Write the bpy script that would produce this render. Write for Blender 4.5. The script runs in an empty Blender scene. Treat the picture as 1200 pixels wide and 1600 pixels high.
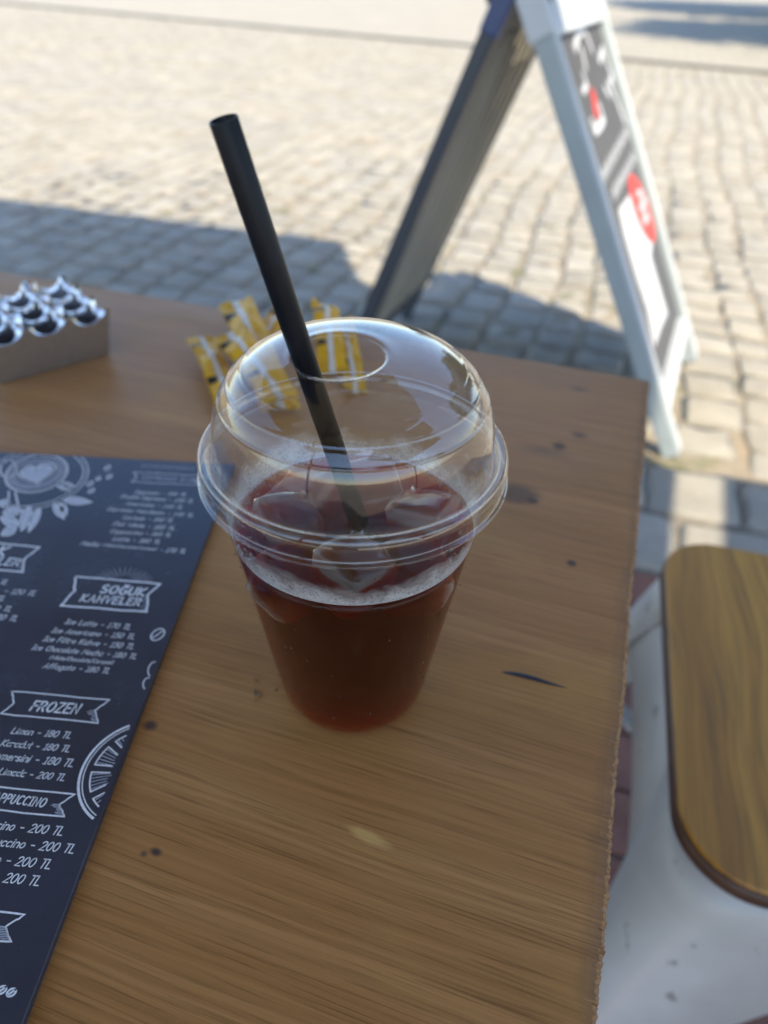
import bpy, bmesh, math, random
import numpy as np
from mathutils import Vector, Matrix

R = math.radians
random.seed(7)
rng = np.random.default_rng(11)
sc = bpy.context.scene
COL = sc.collection

# ------------------------------------------------------------------ camera
TABLE_Z = 0.74                                    # height of the table top above the street
F_PX, PITCH, ROLL, CAM_H = 1110.6, 0.66697, 0.03639, 0.23878 + TABLE_Z
_c, _s = math.cos(PITCH), math.sin(PITCH)
_r0, _u0, FW = Vector((1, 0, 0)), Vector((0, _s, _c)), Vector((0, _c, -_s))
RIGHT = _r0 * math.cos(ROLL) + _u0 * math.sin(ROLL)
UP = -_r0 * math.sin(ROLL) + _u0 * math.cos(ROLL)
EYE = Vector((0, 0, CAM_H))
cam = bpy.data.cameras.new('camera')
cam.sensor_fit = 'VERTICAL'
cam.sensor_height = 9.8
cam.sensor_width = 7.35
cam.lens = F_PX / 1600 * 9.8
cam.clip_start, cam.clip_end = 0.01, 600
cam.dof.use_dof = True
cam.dof.focus_distance = 0.216
cam.dof.aperture_fstop = 2.2
camo = bpy.data.objects.new('camera', cam)
COL.objects.link(camo)
camo.matrix_world = Matrix(((RIGHT.x, UP.x, -FW.x, EYE.x), (RIGHT.y, UP.y, -FW.y, EYE.y),
                            (RIGHT.z, UP.z, -FW.z, EYE.z), (0, 0, 0, 1)))
sc.camera = camo

def unproj(u, v, z):
    d = FW + RIGHT * ((u - 600) / F_PX) - UP * ((v - 800) / F_PX)
    return EYE + d * ((z - EYE.z) / d.z)

def proj(p):
    d = Vector(p) - EYE
    z = d.dot(FW)
    if z < 1e-4:
        return None
    return 600 + F_PX * d.dot(RIGHT) / z, 800 - F_PX * d.dot(UP) / z

# ------------------------------------------------------------------ sky and sun
SUN = Vector((0.217, -0.56, 1.0)).normalized()    # towards the sun
w = bpy.data.worlds.new('World')
sc.world = w
w.use_nodes = True
nt = w.node_tree
nt.nodes.clear()
sky = nt.nodes.new('ShaderNodeTexSky')
sky.sky_type = 'NISHITA'
sky.sun_disc = False
sky.ozone_density = 2.0
sky.dust_density = 0.6
sky.sun_elevation = math.asin(SUN.z)
sky.sun_rotation = math.atan2(SUN.x, SUN.y)
bg = nt.nodes.new('ShaderNodeBackground')
bg.inputs[1].default_value = 0.15
wo = nt.nodes.new('ShaderNodeOutputWorld')
nt.links.new(sky.outputs[0], bg.inputs[0])
nt.links.new(bg.outputs[0], wo.inputs[0])
sl = bpy.data.lights.new('sun', 'SUN')
sl.energy = 3.3
sl.angle = R(0.55)
sl.color = (1.0, 0.89, 0.67)
slo = bpy.data.objects.new('sun', sl)
COL.objects.link(slo)
slo.rotation_euler = (-SUN).to_track_quat('-Z', 'Y').to_euler()
slo.location = SUN * 20
sc.view_settings.view_transform = 'Standard'
sc.view_settings.look = 'None'
sc.view_settings.gamma = 1
sc.view_settings.exposure = 1.38
sc.render.engine = 'CYCLES'
cy = sc.cycles
cy.use_denoising = True
try:
    cy.denoiser = 'OPENIMAGEDENOISE'
except Exception:
    pass
cy.max_bounces = 12
cy.diffuse_bounces = 4
cy.glossy_bounces = 6
cy.transmission_bounces = 8
cy.transparent_max_bounces = 40
cy.volume_bounces = 0
cy.caustics_reflective = False
cy.caustics_refractive = False
cy.sample_clamp_indirect = 6

# ------------------------------------------------------------------ node helpers
class NT:
    def __init__(s, name):
        s.m = bpy.data.materials.new(name)
        s.m.use_nodes = True
        s.t = s.m.node_tree
        s.t.nodes.clear()
        s.out = s.t.nodes.new('ShaderNodeOutputMaterial')

    def n(s, kind, ins=None, **kw):
        x = s.t.nodes.new('ShaderNode' + kind)
        for k, v in kw.items():
            setattr(x, k, v)
        for k, v in (ins or {}).items():
            s.put(x.inputs[k], v)
        return x

    def put(s, sock, v):
        if isinstance(v, bpy.types.NodeSocket):
            s.t.links.new(v, sock)
        elif isinstance(v, bpy.types.Node):
            s.t.links.new(v.outputs[0], sock)
        elif isinstance(v, (tuple, list)) and len(v) == 3 and sock.type == 'RGBA':
            sock.default_value = (*v, 1)
        else:
            sock.default_value = v

    def math(s, op, a, b=None, c=None, clamp=False):
        x = s.n('Math', operation=op, use_clamp=clamp)
        for i, v in enumerate((a, b, c)):
            if v is not None:
                s.put(x.inputs[i], v)
        return x.outputs[0]

    def mix(s, f, a, b, mode='MIX'):
        x = s.n('Mix', data_type='RGBA', blend_type=mode)
        s.put(x.inputs[0], f)
        s.put(x.inputs[6], a)
        s.put(x.inputs[7], b)
        return x.outputs[2]

    def ramp(s, f, stops):
        x = s.n('ValToRGB', {0: f})
        e = x.color_ramp.elements
        while len(e) < len(stops):
            e.new(0.5)
        for k, (p, c) in zip(e, stops):
            k.position = p
            k.color = (*c, 1) if not isinstance(c, (int, float)) else (c, c, c, 1)
        return x.outputs[0]

    def coords(s, scale=(1, 1, 1), kind='Object', loc=(0, 0, 0), rot=(0, 0, 0)):
        tc = s.n('TexCoord')
        return s.n('Mapping', {0: tc.outputs[kind], 'Scale': scale, 'Location': loc, 'Rotation': rot}).outputs[0]

    def noise(s, vec, scale=1.0, detail=3.0, rough=0.5, dist=0.0, out=0):
        return s.n('TexNoise', {'Vector': vec, 'Scale': scale, 'Detail': detail, 'Roughness': rough,
                                'Distortion': dist}).outputs[out]

    def bump(s, h, strength=0.3, dist=0.001, normal=None):
        x = s.n('Bump', {'Height': h, 'Strength': strength, 'Distance': dist})
        if normal is not None:
            s.put(x.inputs['Normal'], normal)
        return x.outputs[0]

    def principled(s, col, rough=0.5, normal=None, metal=0.0, spec=0.5, **kw):
        x = s.n('BsdfPrincipled', {'Base Color': col, 'Roughness': rough, 'Metallic': metal,
                                   'Specular IOR Level': spec})
        for k, v in kw.items():
            s.put(x.inputs[k.replace('_', ' ')], v)
        if normal is not None:
            s.put(x.inputs['Normal'], normal)
        s.put(s.out.inputs[0], x.outputs[0])
        return x

    def schlick(s, f0, gain=1.0, normal=None):
        lw = s.n('LayerWeight', {'Blend': 0.5})
        if normal is not None:
            s.put(lw.inputs['Normal'], normal)
        p = s.math('POWER', lw.outputs['Facing'], 4.0)
        return s.math('MULTIPLY_ADD', p, gain * (1 - f0), f0, clamp=True)

def plain(name, col, rough=0.5, var=0.12, scale=30, metal=0.0, spec=0.5, bump=0.0):
    t = NT(name)
    v = t.coords()
    n = t.noise(v, scale, 5, 0.6)
    lo = tuple(max(0, c * (1 - var)) for c in col)
    hi = tuple(min(1, c * (1 + var)) for c in col)
    c = t.ramp(n, [(0.3, lo), (0.7, hi)])
    nm = t.bump(n, bump, 0.002) if bump else None
    t.principled(c, rough, nm, metal, spec)
    return t.m

# ------------------------------------------------------------------ mesh helpers
def obj(name, verts, faces, mat=None, parent=None, smooth=False, **props):
    me = bpy.data.meshes.new(name)
    me.from_pydata([tuple(v) for v in verts], [], [tuple(f) for f in faces])
    me.validate()
    me.update()
    return link(name, me, mat, parent, smooth, **props)

def link(name, me, mat=None, parent=None, smooth=False, **props):
    o = bpy.data.objects.new(name, me)
    COL.objects.link(o)
    if mat is not None and not me.materials:
        me.materials.append(mat)
    if smooth:
        me.polygons.foreach_set('use_smooth', [True] * len(me.polygons))
    if parent is not None:
        o.parent = parent
    for k, v in props.items():
        o[k] = v
    return o

def bmobj(name, bm, mat, parent=None, smooth=False, **props):
    bmesh.ops.recalc_face_normals(bm, faces=bm.faces)
    me = bpy.data.meshes.new(name)
    bm.to_mesh(me)
    bm.free()
    return link(name, me, mat, parent, smooth, **props)

def empty(name, loc, label, cat, rz=0.0, group=None):
    o = bpy.data.objects.new(name, None)
    COL.objects.link(o)
    o.empty_display_size = 0.02
    o.location = loc
    o.rotation_euler = (0, 0, rz)
    o['label'] = label
    o['category'] = cat
    if group:
        o['group'] = group
    return o

def tag(o, label, cat, group=None):
    o['label'] = label
    o['category'] = cat
    if group:
        o['group'] = group
    return o

def lathe(prof, n=96, closed=False):
    V, F = [], []
    m = len(prof)
    for r, z in prof:
        for k in range(n):
            a = 2 * math.pi * k / n
            V.append((r * math.cos(a), r * math.sin(a), z))
    for i in range(m if closed else m - 1):
        j = (i + 1) % m
        for k in range(n):
            l = (k + 1) % n
            F.append((i * n + k, i * n + l, j * n + l, j * n + k))
    return V, F

def add_box(bm, mat4, sx, sy, sz, bevel=0.0):
    r = bmesh.ops.create_cube(bm, size=1.0, matrix=mat4 @ Matrix.Diagonal((sx, sy, sz, 1)))
    if bevel:
        es = list({e for v in r['verts'] for e in v.link_edges})
        bmesh.ops.bevel(bm, geom=es, offset=bevel, segments=2, profile=0.7, affect='EDGES')

def beam_matrix(a, b, up=Vector((0, 0, 1))):
    a, b = Vector(a), Vector(b)
    z = (b - a).normalized()
    x = up.cross(z)
    if x.length < 1e-5:
        x = Vector((1, 0, 0))
    x.normalize()
    y = z.cross(x)
    m = Matrix((x, y, z)).transposed().to_4x4()
    m.translation = (a + b) / 2
    return m, (b - a).length

def rounded_rect(w, h, r, seg=8):
    pts = []
    for cx, cy, a0 in ((w/2-r, h/2-r, 0), (-w/2+r, h/2-r, 90), (-w/2+r, -h/2+r, 180), (w/2-r, -h/2+r, 270)):
        for k in range(seg + 1):
            a = R(a0 + 90 * k / seg)
            pts.append((cx + r * math.cos(a), cy + r * math.sin(a)))
    return pts

def prism(pts, z0, z1, bev=0.0):
    """extruded outline with small chamfers; returns verts, faces"""
    n = len(pts)
    c = (sum(p[0] for p in pts) / n, sum(p[1] for p in pts) / n)
    def shrink(d):
        out = []
        for x, y in pts:
            l = math.hypot(x - c[0], y - c[1])
            k = (l - d) / l
            out.append((c[0] + (x - c[0]) * k, c[1] + (y - c[1]) * k))
        return out
    lv = [(shrink(bev), z0), (pts, z0 + bev), (pts, z1 - bev), (shrink(bev), z1)] if bev else [(pts, z0), (pts, z1)]
    V = [(x, y, z) for P, z in lv for x, y in P]
    F = [tuple(range(n))[::-1], tuple(range((len(lv)-1)*n, len(lv)*n))]
    for i in range(len(lv) - 1):
        for k in range(n):
            l = (k + 1) % n
            F.append((i*n+k, i*n+l, (i+1)*n+l, (i+1)*n+k))
    return V, F

PSI = -0.29992                                     # the table and the street share this direction
EX = Vector((math.cos(PSI), math.sin(PSI), 0))
EY = Vector((-math.sin(PSI), math.cos(PSI), 0))

# ================================================================== materials of the setting
def mat_stone(name, a, b, c, scale=9.0, rand=True, rough=0.8):
    t = NT(name)
    v = t.coords(kind='Object')
    geo = t.n('NewGeometry')
    v = geo.outputs['Position']
    n1 = t.noise(v, scale, 4, 0.6)
    n2 = t.noise(v, scale * 14, 4, 0.65)
    n3 = t.noise(v, 1.3, 2, 0.5)
    col = t.ramp(n1, [(0.25, a), (0.5, b), (0.75, c)])
    col = t.mix(t.ramp(n2, [(0.42, 0.0), (0.75, 0.5)]), col, tuple(x * 0.62 for x in b))
    col = t.mix(t.ramp(n3, [(0.35, 0.0), (0.7, 0.35)]), col, (0.33, 0.28, 0.2))
    if rand:
        ri = geo.outputs['Random Per Island']
        oi = t.n('ObjectInfo').outputs['Random']
        rr = t.math('FRACT', t.math('ADD', ri, oi))
        k = t.n('MapRange', {0: rr, 3: 0.88, 4: 1.10}).outputs[0]
        col = t.mix(1.0, col, t.n('CombineColor', {0: k, 1: k, 2: k}).outputs[0], 'MULTIPLY')
    nb = t.bump(n2, 0.35, 0.004, t.bump(n1, 0.3, 0.01))
    t.principled(col, rough, nb, spec=0.3)
    return t.m

M_COBBLE = mat_stone('granite_cobble', (0.25, 0.23, 0.195), (0.31, 0.288, 0.248), (0.39, 0.362, 0.312))
M_SLAB = mat_stone('kerb_stone', (0.25, 0.235, 0.2), (0.33, 0.305, 0.26), (0.41, 0.38, 0.32), 5)

def mat_ground():
    t = NT('sandy_joints')
    v = t.n('NewGeometry').outputs['Position']
    n1 = t.noise(v, 3.0, 4, 0.6)
    n2 = t.noise(v, 60, 4, 0.7)
    moss = t.noise(v, 5.0, 3, 0.6)
    c = t.ramp(n2, [(0.3, (0.20, 0.17, 0.13)), (0.7, (0.33, 0.285, 0.22))])
    c = t.mix(t.ramp(moss, [(0.56, 0.0), (0.66, 0.7)]), c, (0.08, 0.10, 0.03))
    c = t.mix(t.ramp(n1, [(0.55, 0.0), (0.7, 0.5)]), c, (0.34, 0.20, 0.10))
    t.principled(c, 0.95, t.bump(n2, 0.7, 0.006), spec=0.2)
    return t.m

def mat_far():
    t = NT('far_paving')
    v = t.n('NewGeometry').outputs['Position']
    vm = t.n('Mapping', {0: v, 'Rotation': (0, 0, 0.3)}).outputs[0]
    br = t.n('TexBrick', {'Vector': vm, 'Scale': 1.6, 'Color1': (0.32, 0.295, 0.25), 'Color2': (0.36, 0.33, 0.28),
                          'Mortar': (0.24, 0.21, 0.165), 'Mortar Size': 0.02, 'Bias': 0.1})
    n1 = t.noise(v, 1.1, 5, 0.6)
    c = t.mix(t.ramp(n1, [(0.35, 0.0), (0.75, 0.55)]), br.outputs[0], (0.27, 0.25, 0.21))
    t.principled(c, 0.85, t.bump(t.noise(v, 14, 4, 0.6), 0.4, 0.01), spec=0.3)
    return t.m

# ================================================================== the ground
GZ = -0.0085
ground = obj('street', [(-160, -120, GZ), (160, -120, GZ), (160, 200, GZ), (-160, 200, GZ)], [(0, 1, 2, 3)], mat_ground(), kind='structure')

# gutter channel and the paving beyond it
G0, G1 = Vector((-7.7, 16.5, 0)), Vector((4.26, 9.71, 0))
gd = (G1 - G0).normalized()
gn = Vector((-gd.y, gd.x, 0))
if gn.y < 0:
    gn = -gn
def strip(p, q, d0, d1, z):
    a, b = p - gd * 80, q + gd * 80
    return [(a + gn * d0 + Vector((0, 0, z))), (b + gn * d0 + Vector((0, 0, z))), (b + gn * d1 + Vector((0, 0, z))), (a + gn * d1 + Vector((0, 0, z)))]
obj('gutter', strip(G0, G1, -0.02, 0.30, -0.006), [(0, 1, 2, 3)], plain('gutter_dirt', (0.075, 0.075, 0.062), 0.9, 0.4, 6), kind='structure')
obj('far_pavement', strip(G0, G1, 0.30, 150, 0.0), [(0, 1, 2, 3)], mat_far(), kind='structure')

# table-aligned street frame: s along EX, t along EY
KERB_P = Vector((0.83, 1.435, 0))
T_KERB = KERB_P.dot(EY)                             # street cobbles lie beyond this line
T_BRICK = Vector((0.529, 1.083, 0)).dot(EY)         # red pavers lie nearer than this line

K = Vector((0.18922, 0.46787, TABLE_Z))            # far right corner of the table top
def on_table_px(u, v):
    p = unproj(u, v, TABLE_Z) - K
    return p.dot(EX) < 0 and p.dot(EY) < 0

def stone_variant(k):
    """unit sett, top at z=0, about 40 triangles with a worn cushion top"""
    rr = np.random.default_rng(100 + k)
    xs = [-0.5, -0.40, 0.0, 0.40, 0.5]
    V, F = [], []
    for j in range(5):
        for i in range(5):
            edge = (i in (0, 4)) + (j in (0, 4))
            z = 0.0 if edge == 0 else (-0.004 if edge == 1 else -0.008)
            jit = 0.03 if edge else 0.05
            x, y = xs[i] + rr.normal(0, jit * 0.6), xs[j] + rr.normal(0, jit * 0.6)
            if edge == 2:
                x *= 0.93; y *= 0.93
            V.append((x, y, z + rr.normal(0, 0.0028)))
    for j in range(4):
        for i in range(4):
            a = j * 5 + i
            F.append((a, a + 1, a + 6, a + 5))
    ringi = [0, 1, 2, 3, 4, 9, 14, 19, 24, 23, 22, 21, 20, 15, 10, 5]
    base = len(V)
    for i in ringi:
        V.append((V[i][0] * 1.03, V[i][1] * 1.03, -0.03))
    for k2 in range(16):
        l = (k2 + 1) % 16
        F.append((ringi[l], ringi[k2], base + k2, base + l))
    return np.array(V), F

VARS = [stone_variant(k) for k in range(10)]
VMESH = []
for V, F in VARS:
    me = bpy.data.meshes.new('cobblestone')
    me.from_pydata([tuple(v) for v in V], [], F)
    me.materials.append(M_COBBLE)
    me.polygons.foreach_set('use_smooth', [True] * len(me.polygons))
    VMESH.append(me)

stones = []
s_cur = -16.0
while s_cur < 14.0:
    wcol = 0.150 * random.uniform(0.85, 1.12)
    t_cur = T_KERB + 0.02 + random.uniform(0, 0.15)
    while t_cur < 19:
        ln = 0.150 * random.uniform(0.78, 1.2)
        tm = t_cur + ln / 2
        sm = s_cur + wcol / 2 + 0.035 * math.sin(tm * 0.9 + 0.4 * s_cur) + 0.015 * math.sin(tm * 3.1 + s_cur * 2) + random.gauss(0, 0.007)
        slope = 0.032 * math.cos(tm * 0.9 + 0.4 * s_cur)
        c = EX * sm + EY * tm
        t_cur += ln
        if (c - G0).dot(gn) > -0.12:
            break
        q = proj((c.x, c.y, 0))
        if q is None or not (-160 - 900 / c.length < q[0] < 1360 + 900 / c.length and -60 < q[1] < 1000):
            continue
        stones.append((c, wcol - 0.012, ln - 0.012, PSI - slope + random.gauss(0, 0.05), random.gauss(-0.002, 0.0025),
                       random.gauss(0, 0.009), random.gauss(0, 0.009), q))
    s_cur += wcol

def vis_area(st):
    c, w_, l_, *_r, q = st
    if on_table_px(*q) or not (0 < q[0] < 1200 and 0 < q[1] < 1600):
        return 0
    d = (c - EYE).length
    return w_ * l_ * CAM_H / d ** 3
stones.sort(key=vis_area, reverse=True)
for i, (c, w_, l_, rz, dz, tx, ty, q) in enumerate(stones[:300]):
    o = bpy.data.objects.new('cobblestone', VMESH[i % 10])
    COL.objects.link(o)
    o.parent = ground
    o.location = (c.x, c.y, dz)
    o.rotation_euler = (tx, ty, rz)
    o.scale = (w_, l_, 1)
BV, BF, off = [], [], 0
for i, (c, w_, l_, rz, dz, tx, ty, q) in enumerate(stones[300:]):
    V, F = VARS[i % 10]
    ca, sa = math.cos(rz), math.sin(rz)
    x, y = V[:, 0] * w_, V[:, 1] * l_
    P = np.stack([c.x + ca * x - sa * y, c.y + sa * x + ca * y, V[:, 2] + dz + x * ty + y * tx], 1)
    BV.append(P)
    BF += [tuple(a + off for a in f) for f in F]
    off += len(V)
obj('cobbles', np.concatenate(BV).tolist(), BF, M_COBBLE, ground, True, kind='stuff')

# pavement: kerb slabs and red pavers
def mat_brick():
    t = NT('red_paver')
    v = t.n('NewGeometry').outputs['Position']
    n1 = t.noise(v, 12, 5, 0.6)
    n2 = t.noise(v, 160, 3, 0.7)
    c = t.ramp(n1, [(0.3, (0.17, 0.075, 0.055)), (0.7, (0.29, 0.13, 0.095))])
    c = t.mix(t.ramp(n2, [(0.5, 0.0), (0.75, 0.5)]), c, (0.35, 0.27, 0.22))
    k = t.n('MapRange', {0: t.n('ObjectInfo').outputs['Random'], 3: 0.75, 4: 1.2}).outputs[0]
    c = t.mix(1.0, c, t.n('CombineColor', {0: k, 1: k, 2: k}).outputs[0], 'MULTIPLY')
    t.principled(c, 0.85, t.bump(n2, 0.4, 0.002), spec=0.3)
    return t.m
pav_m = plain('paver_bed', (0.17, 0.15, 0.125), 0.95, 0.35, 40)
def frame_pt(s, t, z):
    p = EX * s + EY * t
    return (p.x, p.y, z)
pavement = obj('pavement', [frame_pt(-9, -8, -0.006), frame_pt(9, -8, -0.006), frame_pt(9, T_KERB - 0.004, -0.006), frame_pt(-9, T_KERB - 0.004, -0.006)],
               [(0, 1, 2, 3)], pav_m, kind='structure')
def slab_mesh(name, lx, ly, bev, mat):
    bm = bmesh.new()
    add_box(bm, Matrix.Translation((0, 0, -0.02)), lx, ly, 0.04, bev)
    bmesh.ops.recalc_face_normals(bm, faces=bm.faces)
    me = bpy.data.meshes.new(name)
    bm.to_mesh(me)
    bm.free()
    me.materials.append(mat)
    return me
ks = (T_KERB - T_BRICK) - 0.012
kb = 0
for rw_ in range(2):
    s_ = -1.6 + 0.11 * rw_
    while s_ < 1.9:
        lw_ = random.uniform(0.17, 0.25)
        me_ = VMESH[kb % 10].copy()
        me_.materials[0] = M_SLAB
        o = link('kerb_block', me_, None, pavement)
        o.location = frame_pt(s_ + lw_ / 2, T_BRICK + ks * (0.25 + 0.5 * rw_) + 0.006, random.gauss(0.001, 0.0012))
        o.rotation_euler = (random.gauss(0, 0.006), random.gauss(0, 0.006), PSI + random.gauss(0, 0.012))
        o.scale = (lw_ - 0.010, ks / 2 - 0.010, 1)
        s_ += lw_
        kb += 1
bme = slab_mesh('paver', 0.196, 0.096, 0.003, mat_brick())
row = 0
t_ = T_BRICK - 0.055
while t_ > -0.15:
    s_ = -0.35 + (0.1 if row % 2 else 0)
    while s_ < 1.6:
        o = link('paver', bme, None, pavement)
        o.location = frame_pt(s_, t_, random.gauss(0, 0.0012))
        o.rotation_euler = (random.gauss(0, 0.004), random.gauss(0, 0.004), PSI + random.gauss(0, 0.006))
        s_ += 0.203
    t_ -= 0.103
    row += 1

# ================================================================== parasols that shade the table
def mat_canvas():
    t = NT('parasol_canvas')
    v = t.coords()
    n = t.noise(v, 300, 2, 0.5)
    d = t.n('BsdfDiffuse', {0: t.ramp(n, [(0.3, (0.42, 0.38, 0.26)), (0.7, (0.52, 0.47, 0.33))])})
    tr = t.n('BsdfTranslucent', {0: (0.62, 0.54, 0.34)})
    t.put(t.out.inputs[0], t.n('MixShader', {0: 0.2, 1: d.outputs[0], 2: tr.outputs[0]}).outputs[0])
    return t.m
M_CANVAS = mat_canvas()
M_POLE = plain('parasol_wood', (0.25, 0.15, 0.08), 0.5, 0.2, 8)
def parasol(label, pole, poly, z0):
    e = empty('parasol', (pole[0], pole[1], 0), label, 'parasol')
    n = len(poly)
    P = [(x - 0.114 - pole[0], y + 0.311 - pole[1]) for x, y in poly]
    V = [(0, 0, z0 + 0.45)] + [(x, y, z0) for x, y in P] + [(x, y, z0 - 0.012) for x, y in P] + [(0, 0, z0 + 0.438)]
    F = []
    for k in range(n):
        l = (k + 1) % n
        F += [(0, 1 + k, 1 + l), (2 * n + 1, 1 + n + l, 1 + n + k), (1 + k, 1 + n + k, 1 + n + l, 1 + l)]
    obj('canopy', V, F, M_CANVAS, e)
    v, f = lathe([(0, 0.02), (0.024, 0.02), (0.022, z0 + 0.42), (0, z0 + 0.42)], 16)
    obj('pole', v, f, M_POLE, e, True)
    v, f = prism(rounded_rect(0.5, 0.5, 0.05), 0.0, 0.06, 0.006)
    obj('base', v, f, plain('parasol_base', (0.2, 0.2, 0.2), 0.8), e)
    for k in range(n):
        x, y = P[k]
        bm = bmesh.new()
        m, L = beam_matrix((0, 0, z0 + 0.40), (x * 0.985, y * 0.985, z0 - 0.03))
        add_box(bm, m, 0.014, 0.02, L)
        bmobj('rib', bm, M_POLE, e)
parasol('olive cream canvas parasol shading the table with the cup', (-0.7, -1.0),
        [(-1.45, 1.957), (0.4, 1.465), (0.504, 1.02), (1.23, 0.005), (1.345, -0.205), (1.25, -0.485), (1.0, -1.3), (0.2, -2.3), (-1.3, -2.1), (-1.75, -0.5)], 2.4)
parasol('olive cream canvas parasol shading the stool and kerb', (2.3, -1.8),
        [(1.46, -0.21), (3.7, -0.80), (3.3, -3.3), (0.75, -2.9), (0.85, -0.78), (1.30, -0.66), (1.365, -0.48)], 2.4)

# tree whose shade falls across the far paving
def tree(loc, h, cr, label):
    e = empty('street_tree', loc, label, 'tree')
    bark = plain('bark', (0.10, 0.075, 0.05), 0.9, 0.4, 20, bump=0.6)
    V, F = [], []
    def limb(a, b, ra, rb, n=8):
        m, L = beam_matrix(a, b)
        o = len(V)
        for zz, r in ((-L/2, ra), (0, (ra + rb) / 2), (L/2, rb)):
            for k in range(n):
                an = 2 * math.pi * k / n
                V.append(tuple(m @ Vector((r * math.cos(an), r * math.sin(an), zz))))
        for i in range(2):
            for k in range(n):
                F.append((o + i*n + k, o + i*n + (k+1) % n, o + (i+1)*n + (k+1) % n, o + (i+1)*n + k))
    zc = h - cr * 0.8
    limb((0, 0, -0.05), (0.1, 0.05, zc - cr * 0.6), 0.2, 0.14)
    for k in range(7):
        a = 2 * math.pi * k / 7
        limb((0.1, 0.05, zc - cr * 0.65), (0.75 * cr * math.cos(a), 0.75 * cr * math.sin(a), zc + cr * (0.1 + 0.5 * random.random())), 0.09, 0.02)
    obj('trunk', V, F, bark, e, True)
    t = NT('tree_leaf')
    ri = t.n('NewGeometry').outputs['Random Per Island']
    c = t.ramp(ri, [(0.0, (0.04, 0.085, 0.015)), (1.0, (0.11, 0.17, 0.03))])
    d = t.n('BsdfDiffuse', {0: c})
    tr = t.n('BsdfTranslucent', {0: c})
    t.put(t.out.inputs[0], t.n('MixShader', {0: 0.35, 1: d.outputs[0], 2: tr.outputs[0]}).outputs[0])
    V, F = [], []
    cl = [(rng.normal(0, 1, 3), rng.uniform(0.25, 0.5)) for _ in range(70)]
    for d_, s_ in cl:
        d_ = d_ / np.linalg.norm(d_) * cr * rng.uniform(0.3, 1.0) ** 0.5
        ctr = np.array([0, 0, zc]) + d_ * np.array([1, 1, 0.8])
        for _ in range(170):
            p = ctr + rng.normal(0, 1, 3) * s_ * cr * 0.33
            u = rng.normal(0, 1, 3); u /= np.linalg.norm(u)
            q = np.cross(u, rng.normal(0, 1, 3)); q /= np.linalg.norm(q)
            s = rng.uniform(0.14, 0.26)
            o = len(V)
            V += [tuple(p - u * s), tuple(p + q * s * 0.5), tuple(p + u * s), tuple(p - q * s * 0.5)]
            F.append((o, o + 1, o + 2, o + 3))
    obj('crown', V, F, t.m, e)
tree((8.7, 13.0, 0), 7.6, 3.2, 'leafy green street tree shading the far paving')
tree((11.5, 21.0, 0), 9.5, 4.4, 'broad leafy green street tree standing farthest down the street')
tree((10.5, 7.5, 0), 8.5, 3.2, 'tall leafy green street tree beyond the sign')

# ================================================================== the table
# local frame: origin under far right corner, x along the grain (EX), y along EY
def tl(u, v):
    p = unproj(u, v, TABLE_Z) - K
    return p.dot(EX), p.dot(EY)

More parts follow.
